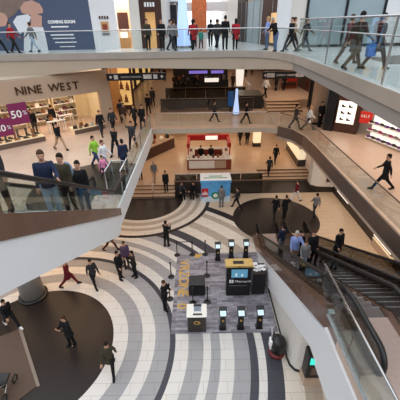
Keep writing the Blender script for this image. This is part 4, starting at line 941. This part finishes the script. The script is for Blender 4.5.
def torso(mb, q, grow=0.0, top=9, hem=None, flare=0.0):
    secs = []
    prof = list(TORSO[:top])
    if hem is not None: prof = [(hem,0.165+flare,0.13+flare,0.0)] + [p for p in prof if p[0] > hem+0.03]
    for z, a, b, y in prof:
        secs.append([q.tilt(Vector(((a+grow)*math.cos(2*PI*i/20), y+(b+grow)*math.sin(2*PI*i/20), z))) if z > 0.9 else Vector(((a+grow)*math.cos(2*PI*i/20), y+(b+grow)*math.sin(2*PI*i/20), z)) for i in range(20)])
    mb.rings(secs)
def head_geo(mb, q):
    hd = lambda x, y, z: q.tilt(Vector((x,y,z)))
    prof = [(1.49,0.05,0.05,0.0),(1.525,0.054,0.062,-0.02),(1.56,0.064,0.083,-0.012),(1.60,0.071,0.092,-0.004),(1.65,0.076,0.098,0.0),(1.69,0.072,0.094,0.004),(1.725,0.054,0.072,0.008),(1.745,0.025,0.035,0.01)]
    mb.rings([[hd(a*math.cos(2*PI*i/16), y+b*math.sin(2*PI*i/16), z) for i in range(16)] for z, a, b, y in prof])
    # nose and brow ridge
    mb.rings([[hd(-0.012,-0.085,1.635),hd(0.012,-0.085,1.635),hd(0.010,-0.07,1.64),hd(-0.010,-0.07,1.64)],[hd(-0.019,-0.118,1.595),hd(0.019,-0.118,1.595),hd(0.02,-0.07,1.585),hd(-0.02,-0.07,1.585)]])
    for s in (-1,1):
        c = hd(0.076*s,0.012,1.62); mb.ell(c, 0.012, 0.022, 0.034, 8, 6)
def hand_geo(mb, e, w):
    """palm and five bent fingers continuing the forearm"""
    d = (w-e).normalized(); a = d.cross(Vector((0,1,0.2)))
    if a.length < 0.1: a = d.cross(Vector((1,0,0)))
    a.normalize(); n = d.cross(a).normalized()
    c0 = w - d*0.02; c1 = w + d*0.085
    mb.rings([[c0+a*0.026+n*0.016,c0-a*0.026+n*0.016,c0-a*0.026-n*0.016,c0+a*0.026-n*0.016],[c1+a*0.042+n*0.013,c1-a*0.042+n*0.013,c1-a*0.042-n*0.013,c1+a*0.042-n*0.013]])
    for i, L in enumerate((0.062,0.074,0.068,0.052)):
        b = c1 + a*(0.031-0.0205*i)
        p1 = b + d*L*0.5 - n*0.004; p2 = p1 + (d*0.8-n*0.6)*L*0.32; p3 = p2 + (d*0.45-n*0.9)*L*0.26
        mb.tube([b-d*0.012,b,p1,p2,p3], [0.0095,0.0095,0.009,0.008,0.006], 6)
    b = w + d*0.025 + a*0.03
    mb.tube([b-a*0.012,b+a*0.016+d*0.018,b+a*0.024+d*0.045-n*0.006,b+a*0.022+d*0.068-n*0.014], [0.012,0.0115,0.010,0.007], 6)
def foot_pt(a, ang):   # toe direction of a foot whose shank leans by ang
    return max(-35, min(0, ang*0.5)) 
def person_meshes(key, q, hem=0.86, flare=0.0, sleeves=True):
    dz = Vector((0,0,-q.low))
    r = {}
    # body: one continuous skin
    mb = MB(); torso(mb, q); head_geo(mb, q)
    for h,k,a in q.legs: limb(mb, (h,k,a), (0.085,0.055,0.038))
    for s,e,w in q.arms: limb(mb, (s,e,w), (0.05,0.038,0.026))
    for a, ang in q.feet:
        mb.ell(a+Vector((0,-0.06,-0.045)), 0.038, 0.115, 0.03, 10, 6)
    body = remesh(mb, 'body_'+key, 0.0155)
    ex = MB()
    for s,e,w in q.arms: hand_geo(ex, e, w)
    nb = len(ex.bm.faces)
    bm = ex.bm; bmesh.ops.recalc_face_normals(bm, faces=bm.faces[:])
    k0 = len(bm.faces)
    for s in (-1,1): ex.ell(q.tilt(Vector((0.031*s,-0.090,1.632))), 0.012, 0.007, 0.007, 8, 6)
    ex.ell(q.tilt(Vector((0,-0.098,1.555))), 0.022, 0.008, 0.006, 8, 6)
    bm.faces.ensure_lookup_table()
    for i, f in enumerate(bm.faces): f.material_index = 1 if i >= k0 else 0; f.smooth = True
    bm.from_mesh(body); 
    bpy.data.meshes.remove(body); body = bpy.data.meshes.new('body_'+key); bm.to_mesh(body); bm.free()
    body.materials.append(M['skin']); body.materials.append(M['eye']); r['body'] = body
    mb = MB(); torso(mb, q, 0.022, 8, hem, flare)
    for s,e,w in q.arms:
        limb(mb, (s,e,e.lerp(w,0.95)), (0.068,0.056,0.043))
    r['jacket'] = remesh(mb, 'jacket_'+key, 0.02)
    mb = MB(); torso(mb, q, 0.010, 3)
    for h,k,a in q.legs: limb(mb, (h,k,a.lerp(k,0.06)), (0.105,0.074,0.058))
    r['trousers'] = remesh(mb, 'trousers_'+key, 0.02)
    r['shoe'] = []
    for a, ang in q.feet:
        mb = MB(); t = R(foot_pt(a, ang))
        def fp(x,y,z): return a + rx_(Vector((x,y,z)), -t)
        mb.rings([[fp(-0.035,0.05,-0.075),fp(0.035,0.05,-0.075),fp(0.036,0.05,0.03),fp(-0.036,0.05,0.03)],[fp(-0.045,-0.03,-0.075),fp(0.045,-0.03,-0.075),fp(0.044,-0.035,0.03),fp(-0.044,-0.035,0.03)],[fp(-0.05,-0.12,-0.075),fp(0.05,-0.12,-0.075),fp(0.045,-0.12,-0.02),fp(-0.045,-0.12,-0.02)],[fp(-0.032,-0.19,-0.075),fp(0.032,-0.19,-0.075),fp(0.03,-0.18,-0.045),fp(-0.03,-0.18,-0.045)]])
        bmesh.ops.recalc_face_normals(mb.bm, faces=mb.bm.faces[:])
        me = bpy.data.meshes.new('shoe_'+key); mb.bm.to_mesh(me); mb.bm.free(); r['shoe'].append(me)
    for nm, low in (('hair',1.56),('hair_long',1.40)):
        mb = MB(); hd = lambda x,y,z: q.tilt(Vector((x,y,z)))
        secs = []
        for z, a, b, y in ((low,0.055,0.045,0.055),(1.58,0.074,0.066,0.038),(1.63,0.082,0.085,0.022),(1.68,0.083,0.100,0.010),(1.72,0.070,0.088,0.010),(1.75,0.046,0.06,0.012),(1.764,0.018,0.024,0.012)):
            secs.append([hd(a*math.cos(2*PI*i/16), y+b*math.sin(2*PI*i/16), z) for i in range(16)])
        mb.rings(secs)
        bmesh.ops.recalc_face_normals(mb.bm, faces=mb.bm.faces[:])
        me = bpy.data.meshes.new(nm+'_'+key); mb.bm.to_mesh(me); mb.bm.free(); r[nm] = me
        for f in me.polygons: f.use_smooth = True
    for me in [r['body'], r['jacket'], r['trousers'], r['hair'], r['hair_long']] + r['shoe']:
        me.transform(Matrix.Translation(dz))
        if me is not r['body']: me.materials.clear(); me.materials.append(M['black'])
    r['wrists'] = [w + (w-e).normalized()*0.09 + dz for s,e,w in q.arms]
    return r
POSES = {
 'stand': make_pose(),
 'stand2': make_pose(((6,8),(-4,2)), ((12,10,40),(2,8,12))),
 'walk': make_pose(((27,8),(-20,14)), ((-22,8,18),(24,8,25))),
 'stride': make_pose(((-22,22),(30,6)), ((26,10,35),(-24,10,15)), lean=4),
 'phone': make_pose(((4,4),(-3,4)), ((32,4,95),(28,6,100)), lean=3, armin=0.45),
 'lean': make_pose(((-6,2),(4,10)), ((48,8,50),(48,8,50)), lean=24, armin=0.35),
 'rail': make_pose(((3,4),(-4,4)), ((8,6,30),(48,18,35))),
 'sit': make_pose(((82,86),(78,84)), ((35,6,45),(30,6,55)), lean=10),
 'push': make_pose(((22,10),(-18,14)), ((38,4,50),(38,4,50)), lean=8),
}
PM = {}
def meshes(pose, coat):
    k = pose + ('_coat' if coat else '')
    if k not in PM: PM[k] = person_meshes(k, POSES[pose], 0.62 if coat and pose != 'sit' else 0.84, 0.03 if coat and pose != 'sit' else 0.0)
    return PM[k]
CL = {}
def cloth(c):
    k = 'cloth_%d_%d_%d' % c
    return mat(k, rgb(*c), 0.8, var=0.12, scale=14, spec=0.2)
BLK=(26,26,29); CHR=(52,52,56); NVY=(38,46,70); JEAN=(96,116,150); LJEAN=(168,184,204); BRN=(72,52,42); OLV=(62,58,44); GRY=(118,118,120); WHT=(228,228,230); RED=(168,36,44); MAR=(104,30,40); GRN=(150,206,70); PNK=(226,140,176); TEAL=(60,140,128); BLU=(140,158,214); TAN_=(176,148,118); DKT=(40,36,36); DNM=(58,72,100)
H_B=(34,26,22); H_BR=(74,50,36); H_BL=(178,146,100); H_GR=(170,168,166)
def person(x, y, z, head, pose, top, trs, hair, label, group=None, coat=False, long=False, scale=1.0, skin='skin', shoes=BLK):
    r = meshes(pose, coat)
    e = empty('person', (x,y,z), label, 'person', group, R(head)); e.scale = (scale,)*3
    def add(nm, me, m):
        o = bpy.data.objects.new(nm, me); lnk(o, e)
        o.material_slots[0].link = 'OBJECT'; o.material_slots[0].material = m; return o
    add('body', r['body'], M[skin])
    add('coat' if coat else 'jacket', r['jacket'], cloth(top)); add('trousers', r['trousers'], cloth(trs))
    for s in r['shoe']: add('shoe', s, cloth(shoes))
    add('hair', r['hair_long'] if long else r['hair'], cloth(hair))
    return e
def carried(e, pose, coat, side, kind, m, label):
    """a bag hanging from a hand or worn on the back: a thing of its own"""
    r = meshes(pose, coat); mw = Matrix.Translation(e.location) @ Matrix.Rotation(e.rotation_euler.z, 4, 'Z') @ Matrix.Scale(e.scale[0], 4)
    if kind == 'bag':
        w = mw @ r['wrists'][side]; X = Matrix.Translation(w) @ Matrix.Rotation(e.rotation_euler.z+PI/2, 4, 'Z')
        b = empty('shopping_bag', w, label, 'bag')
        k = MB(X); k.hexa([(-0.17,-0.06,-0.50),(0.17,-0.06,-0.50),(0.17,0.06,-0.50),(-0.17,0.06,-0.50)],[(-0.19,-0.07,-0.12),(0.19,-0.07,-0.12),(0.19,0.07,-0.12),(-0.19,0.07,-0.12)]); k.build('body', m, b)
        for s in (-0.06,0.06):
            k = MB(X); k.tube([(-0.08,s,-0.12),(-0.05,s*0.3,-0.02),(0.05,s*0.3,-0.02),(0.08,s,-0.12)], 0.008, 6); k.build('handle', m, b)
    else:
        c = mw @ Vector((0,0.20,1.20)); X = Matrix.Translation(c) @ Matrix.Rotation(e.rotation_euler.z, 4, 'Z')
        b = empty('backpack', c, label, 'backpack')
        k = MB(X); k.ell((0,0.02,0), 0.16, 0.10, 0.24, 14, 10); k.build('body', m, b, smooth=True)
        k = MB(X); k.ell((0,0.10,-0.08), 0.11, 0.05, 0.10, 12, 8); k.build('pocket', m, b, smooth=True)
    return b
L2p = Z2; T = Z1
# upper footbridge
person(-11.5,22.4,L2p,75,'walk',RED,DKT,H_BR,'person in a red jacket walking past the fashion hoarding on the upper footbridge')
person(-12.35,22.2,L2p,80,'stride',CHR,BLK,H_B,'person in charcoal cut by the left edge of the photo on the upper footbridge')
person(-10.5,22.9,L2p,260,'walk',GRY,LJEAN,H_BR,'person in grey and pale jeans before the printed white dress on the hoarding')
person(-3.15,22.9,L2p,20,'stand',OLV,DKT,H_B,'person in olive standing before the glowing brown doorway on the upper footbridge')
person(-2.2,22.4,L2p,10,'stand2',BLK,BLK,H_BR,'person in black facing the court right of the brown doorway on the upper footbridge', coat=True)
person(-1.62,22.2,L2p,60,'walk',GRY,CHR,H_B,'person in a grey jacket walking left of the tall blue light cone')
person(-1.5,23.5,L2p,180,'walk',GRY,BLK,H_BR,'person in grey walking away, right against the left of the tall blue light cone')
person(-0.2,24.5,L2p,180,'walk',CHR,BLK,H_B,'person in charcoal walking away between the tall blue cone and the red coat')
person(-0.28,22.4,L2p,190,'walk',RED,BLK,H_B,'person in a red coat walking away just right of the tall blue light cone', coat=True, long=True)
person(0.25,23.6,L2p,170,'walk',TEAL,CHR,H_BR,'small child in teal beside the red coat on the upper footbridge', scale=0.68)
person(0.95,25.5,L2p,180,'walk',BLK,BLK,H_B,'person in black walking away below the orange hanging in the far upper mall')
person(1.3,24.0,L2p,200,'walk',CHR,BLK,H_B,'person in charcoal just right of the orange hanging in the upper mall')
person(1.5,26.2,L2p,10,'walk',DKT,DNM,H_BR,'person in dark top and denim walking out of the upper mall')
person(1.74,22.3,L2p,170,'stand2',BLK,BLK,H_B,'tall person in a long black coat left of the right-hand red coat', coat=True, scale=1.06)
person(2.38,22.3,L2p,175,'walk',RED,BLK,H_B,'person in a red coat near the right side of the upper mall, right-hand red coat', coat=True, long=True)
person(4.15,21.3,L2p,250,'stand2',BLU,JEAN,H_BL,'blond person in pale blue and jeans behind the man leaning on the rail', long=True)
pm = person(4.32,19.75,L2p,300,'lean',BLK,JEAN,H_GR,'grey haired man in a black jacket and jeans leaning on the upper glass guard')
person(5.2,19.9,L2p,290,'walk',BLK,CHR,H_B,'person in black walking right of the leaning man on the upper gallery')
person(5.55,20.6,L2p,80,'walk',TAN_,BRN,H_BR,'person in tan walking in front of the white pier on the upper gallery')
person(5.95,19.7,L2p,100,'stride',CHR,BLK,H_B,'person in charcoal walking by the bend of the upper right guard', coat=True)
p1 = person(5.35,11.9,L2p,110,'stride',BRN,BRN,H_B,'large near person in a dark brown coat striding along the upper right gallery', coat=True, scale=1.05)
carried(p1, 'stride', True, 0, 'bag', mat('bag_blue', rgb(30,120,215), 0.5), 'bright blue shopping bag carried by the brown coated walker on the upper right gallery')
person(6.1,11.9,L2p,95,'walk',BLK,BLK,H_B,'near person in a black coat walking ahead of the brown coat, upper right gallery', coat=True)
person(5.8,13.6,L2p,105,'walk',MAR,BRN,H_BR,'person in maroon walking behind the brown coat on the upper right gallery')
# left mezzanine
person(-10.4,22.9,T,200,'stand',BLK,BLK,H_B,'shop assistant in black standing in the right of the lit shoe shop doorway')
person(-11.2,21.6,T,20,'stand2',BLK,DKT,H_B,'person in black looking at the plinth inside the left shop window')
person(-8.35,18.5,T,60,'stride',BLK,TAN_,H_B,'person in black with bare tan legs walking past the shoe shop plinth', coat=False)
person(-6.55,21.2,T,30,'walk',BLK,CHR,H_B,'person in black, left of a couple before the tan shopfront right end')
person(-5.9,21.8,T,35,'walk',CHR,BLK,H_BR,'person in charcoal, right of a couple before the tan shopfront right end')
person(-5.4,15.75,T,70,'walk',GRN,DNM,H_B,'person in a lime green jacket walking behind the left escalator foot')
person(-4.75,15.05,T,75,'walk',WHT,GRY,H_BR,'person in a white puffy jacket beside the lime green one on the left mezzanine')
pk = person(-4.6,14.2,T,60,'walk',PNK,CHR,H_BR,'small child in a pink coat near the foot of the left escalator', scale=0.72, coat=True)
person(-4.75,17.4,T,340,'walk',BLK,BLK,H_B,'person in black walking behind the white jacket on the left mezzanine')
person(-3.75,14.95,T,200,'stand2',NVY,NVY,H_B,'person in a dark blue jacket standing by the left glass guard corner')
person(-3.95,18.4,T,350,'walk',CHR,BLK,H_B,'person in charcoal walking near the left guard behind the dark blue jacket')
person(-4.6,23.0,T,350,'stride',DKT,BLK,H_B,'person in dark clothes, the left one of a pair walking near the warm lit shops')
person(-4.0,22.7,T,0,'walk',BLK,BLK,H_B,'person in a black coat, right one of a pair near the warm lit shops', coat=True)
person(-5.4,23.4,T,30,'walk',BRN,TAN_,H_BR,'person in brown with tan trousers walking below the left direction bar')
person(-4.1,26.6,T,180,'walk',BLK,BLK,H_B,'person in black walking away left of the dark opening on the mezzanine')
person(-4.1,29.6,T,185,'walk',CHR,BLK,H_B,'person in charcoal further away left of the dark opening on the mezzanine')
person(-6.4,31.0,T,150,'stand2',BRN,BLK,H_B,'person in brown standing to the right of the yellow lit shop window', coat=True)
person(-5.9,24.6,T,200,'walk',CHR,DKT,H_BR,'person in grey brown clothes right of the tan shopfront corner under the direction bar')
# left escalator riders
SL = (Z2-Z1)/8.9
def rider_z(yy, yb, s, z0): return z0 + (int((yb-yy)/(0.2/s))+1)*0.2 - 0.02
pr1 = person(-3.62,6.9,rider_z(6.9,11.0,SL,5.2),20,'rail',NVY,LJEAN,H_BR,'person in a navy jacket and pale jeans riding the left escalator, nearest full figure')
person(-4.05,5.75,rider_z(5.75,11.0,SL,5.2),10,'stand2',CHR,BLK,H_B,'person in charcoal riding highest on the left escalator at the photo edge')
pr2 = person(-3.6,7.75,rider_z(7.75,11.0,SL,5.2),350,'stand',OLV,DKT,H_B,'person in dark olive riding the left escalator between the navy and black jackets')
person(-3.6,8.75,rider_z(8.75,11.0,SL,5.2),0,'stand2',BLK,DNM,H_B,'person in black and blue jeans riding lowest on the left escalator')
# right mezzanine
person(8.05,12.6,T,250,'stride',BLK,BLK,H_B,'person in black striding over the beige floor of the right mezzanine', coat=True)
person(8.55,22.35,T,10,'stand2',BLK,BLK,H_B,'person in black standing by the beige mezzanine column')
person(7.5,21.6,T,80,'stride',WHT,CHR,H_BL,'person in a pale coat walking at the bend of the right mezzanine guard', coat=True)
person(6.7,22.0,T,80,'walk',CHR,CHR,H_B,'person in charcoal walking just left of the pale coat at the mezzanine bend')
person(1.2,24.2,T,90,'walk',CHR,BLK,H_B,'person in dark grey walking at the middle of the mezzanine footbridge', scale=0.9)
person(3.5,23.6,T,90,'walk',BLK,BLK,H_B,'person in black on the mezzanine footbridge right of the lower light cone', scale=0.9)
person(7.6,32.6,T+0.68,190,'walk',BLK,BLK,H_B,'person in black above the far mezzanine stairs, left of the red cabinet', coat=True)
person(8.35,32.6,T+0.68,10,'stand',BLK,BLK,H_B,'person in black close beside the red cabinet above the far stairs', coat=True)
person(6.0,29.6,T+0.68,20,'walk',WHT,BLK,H_B,'person in a white top left of the far mezzanine stairs')
for i, (xx, yy, hd, tp, lb) in enumerate(((5.9,42,10,BLK,'person in black far back behind the white light column'),(6.9,43.5,170,CHR,'person in charcoal far back right of the white light column'),(7.9,41,20,BLK,'person in black far back under the right direction bar'),(3.9,37.6,180,BRN,'person in brown at the right end of the far dark stall'),(-1.6,37.1,0,CHR,'person in charcoal at the left part of the far dark stall'),(-0.3,37.0,160,BLK,'person in black at the middle of the far dark stall'),(-2.6,36.9,30,BRN,'person in brown at the left end of the far dark stall'),(-4.3,44,180,BLK,'person in black far back left of the dark stall'),(-5.2,47,0,DKT,'person in dark clothes deepest on the far left mezzanine'))):
    person(xx,yy,T+0.68 if xx > 5.7 else T,hd,'walk' if i%2 else 'stand2',tp,BLK,H_B,lb)
# raised court and stairs
person(6.87,27.0,PZ,0,'walk',BLK,BLK,H_B,'person in black walking on the raised court above the right low stairs')
person(-3.65,23.6,PZ,20,'walk',GRY,TAN_,H_GR,'person in pale grey at the top of the left low stairs')
person(-4.85,23.9,PZ,340,'stand2',BLK,BLK,H_B,'person in black at the top left corner of the left low stairs')
person(-2.62,22.25,0.30,10,'stand',BLK,BLK,H_B,'person in black coming down the right end of the left low stairs')
person(5.9,24.95,0.30,180,'walk',CHR,DKT,H_B,'person in dark grey going up the right low stairs')
person(0.15,26.95,PZ,0,'stand2',BLK,BLK,H_B,'vendor in black at the left inside the red kiosk')
person(1.05,26.95,PZ,15,'stand',BLK,BLK,H_B,'vendor in black at the right inside the red kiosk')
person(4.3,32.2,PZ,10,'walk',BLK,BLK,H_B,'person in black on the raised court just right of the red kiosk, left one')
person(5.0,32.0,PZ,350,'stand2',BLK,BLK,H_B,'person in black on the raised court, right one of two beyond the red kiosk', coat=True)
person(-5.9,30.4,PZ,30,'stand2',DKT,BLK,H_B,'person in dark clothes behind the slanting cafe counter, left one')
person(-4.6,31.6,PZ,20,'stand',MAR,BLK,H_B,'person in maroon behind the slanting cafe counter, right one')
# people by the poster box
e = empty('bench', (-0.85,21.75,0), 'low dark bench left of the lit poster box', 'bench')
k = MB(); k.box(-1.7,-0.1,21.55,22.1,0.36,0.44); k.build('seat', M['dark'], e)
for xx in (-1.6,-0.2):
    k = MB(); k.box(xx-0.05,xx+0.05,21.6,22.05,0,0.36); k.build('leg', M['black'], e)
person(-0.45,21.78,0.0,340,'sit',BLK,BLK,H_B,'person in black sitting on the low bench next to the poster box')
person(-1.4,21.78,0.0,20,'sit',CHR,BLK,H_BR,'person in charcoal sitting at the left end of the low bench')
person(1.55,20.2,0,170,'stand',GRY,GRY,H_BR,'person in grey standing in front of the blue poster box')
person(2.65,20.0,0,250,'walk',CHR,BLK,H_B,'person in charcoal walking at the upper left rim of the dark floor oval')
# around the dark oval and corridor
person(5.1,18.7,0,180,'walk',BLK,BLK,H_B,'person in black stepping off the escalators on the dark oval floor, left one')
person(5.75,18.6,0,190,'stand2',BLK,BLK,H_BR,'person in a black coat on the dark oval floor, right one', coat=True)
person(7.15,20.9,0,280,'walk',MAR,WHT,H_B,'person in maroon with white trousers beyond the dark oval floor')
person(7.9,18.9,0,180,'walk',GRY,CHR,H_B,'person in grey at the right rim of the dark oval floor')
# right escalator riders
rz = lambda yy: rider_z(yy,15.2,5.2/9.6,0.0)
person(4.25,13.6,rz(13.6),200,'stand2',NVY,GRY,H_B,'person in dark blue riding lowest on the near right escalator')
person(4.05,11.0,rz(11.0),0,'rail',BLU,TAN_,H_GR,'person with white hair in a light blue shirt riding the near right escalator')
person(4.66,10.75,rz(10.75),10,'stand2',BLK,DKT,H_BR,'person in a black jacket right of the blue shirt on the near right escalator')
person(4.55,11.9,rz(11.9),350,'stand',BLK,BLK,H_B,'black haired person behind the blue shirt on the near right escalator')
person(4.1,10.0,rz(10.0),0,'stand2',GRY,LJEAN,H_BR,'person in grey and pale jeans before the blue shirt on the right escalator', scale=0.8)
person(6.1,11.4,rz(11.4),20,'stand2',BLK,BLK,H_B,'man in a long black coat alone on the far right escalator', coat=True)
# concourse
person(-2.05,15.6,0,150,'phone',BLK,BLK,H_B,'man in black walking on the pale rings beyond the barrier posts', scale=1.03)
person(-4.25,12.85,0,60,'stand2',BLK,BLK,H_B,'tall person in black at the left of a talking group of three', scale=1.04)
person(-4.1,13.75,0,20,'stand',(92,72,96),CHR,H_BR,'person in a mauve jacket at the back of a talking group of three', long=True)
person(-3.5,12.95,0,290,'phone',DKT,BLK,H_B,'person in dark clothes at the right of a talking group of three', long=True)
person(-5.35,15.3,0,80,'stride',BRN,BRN,H_BR,'person in brown walking under the end of the left escalator')
person(-6.8,12.4,0,100,'stride',MAR,MAR,H_B,'person in a maroon coat hurrying past the grey column', coat=True)
person(-5.5,12.4,0,40,'walk',CHR,BLK,H_B,'person in charcoal walking between the maroon coat and the talking group')
person(-1.72,10.75,0,60,'phone',BLK,BLK,H_BR,'man in black looking at his hands beside the gold floor letters', scale=1.02)
w1 = person(-5.5,8.9,0,330,'phone',BLK,BLK,H_BR,'person in black holding a phone at the middle of the dark floor circle', coat=True, long=True)
person(-3.55,7.75,0,10,'stride',OLV,BLK,H_B,'person in dark olive walking at the right rim of the dark floor circle', coat=True)
person(-7.5,6.1,0.03,20,'push',BRN,GRY,H_BR,'person in brown pushing the stroller at the lower left corner')
person(-8.5,9.9,0,60,'stride',BLK,BLK,H_B,'person in black with pale shoes walking near the brown mat', shoes=WHT)
carried(pr2, 'stand', False, 0, 'pack', mat('pack_grey', rgb(122,138,160), 0.8), 'grey blue backpack worn by the olive rider on the left escalator')
#PEOPLE_END

# ------------------------------------------------------------------ light
w = bpy.data.worlds.new('sky'); SC.world = w; w.use_nodes = True; nt = w.node_tree
bg = nt.nodes['Background']; tc = nt.nodes.new('ShaderNodeTexCoord'); sp = nt.nodes.new('ShaderNodeSeparateXYZ')
nt.links.new(tc.outputs['Generated'], sp.inputs[0])
rp = nt.nodes.new('ShaderNodeValToRGB'); rp.color_ramp.elements[0].position = 0.0; rp.color_ramp.elements[0].color = (0.05,0.05,0.052,1)
rp.color_ramp.elements[1].position = 0.45; rp.color_ramp.elements[1].color = (0.90,0.95,1.0,1)
nt.links.new(sp.outputs['Z'], rp.inputs[0]); nt.links.new(rp.outputs[0], bg.inputs[0]); bg.inputs[1].default_value = 1.72
def area(name, loc, sx, sy, power, col, rot=(0,0,0)):
    l = bpy.data.lights.new(name, 'AREA'); l.shape = 'RECTANGLE'; l.size = sx; l.size_y = sy; l.energy = power; l.color = col
    o = bpy.data.objects.new(name, l); o.location = loc; o.rotation_euler = rot; COL.objects.link(o); return o
WARM = (1.0,0.76,0.54); WARM2 = (1.0,0.82,0.66)
area('shop_ceiling_light', NX @ Vector((3.4,2.2,8.2)), 8, 3, 230, WARM2, (0,0,TH))
area('court_ceiling_light', (0.8,29.5,4.4), 12, 9, 250, WARM)
area('court_ceiling_light', (7.5,29,4.4), 5, 6, 120, WARM)
area('court_ceiling_light', (-6,28,4.4), 6, 8, 120, WARM)
area('lower_arcade_light', (8.8,15,4.4), 2.5, 14, 250, WARM)
area('under_mezzanine_light', (-8.5,14.5,4.4), 6, 6, 260, (1.0,0.66,0.38))
area('recess_light', (4.9,6.4,3.2), 1.6, 1.2, 25, WARM)
area('mezzanine_ceiling_light', (-8.5,26,9.5), 6, 6, 170, WARM)
area('mezzanine_ceiling_light', (1,25,9.5), 9, 5, 150, WARM)
area('mezzanine_ceiling_light', (1,44,9.5), 14, 18, 320, WARM)
area('mezzanine_ceiling_light', (9.5,14,9.2), 3, 14, 400, WARM2)
area('mezzanine_ceiling_light', (8,29,9.4), 4, 6, 150, WARM)
area('gallery_shop_light', (-4.9,25.0,14.2), 0.7, 0.7, 160, WARM2)

SC.view_settings.view_transform = 'Standard'; SC.view_settings.look = 'None'; SC.view_settings.gamma = 1.0; SC.view_settings.use_curve_mapping = False
SC.view_settings.exposure = 0.0
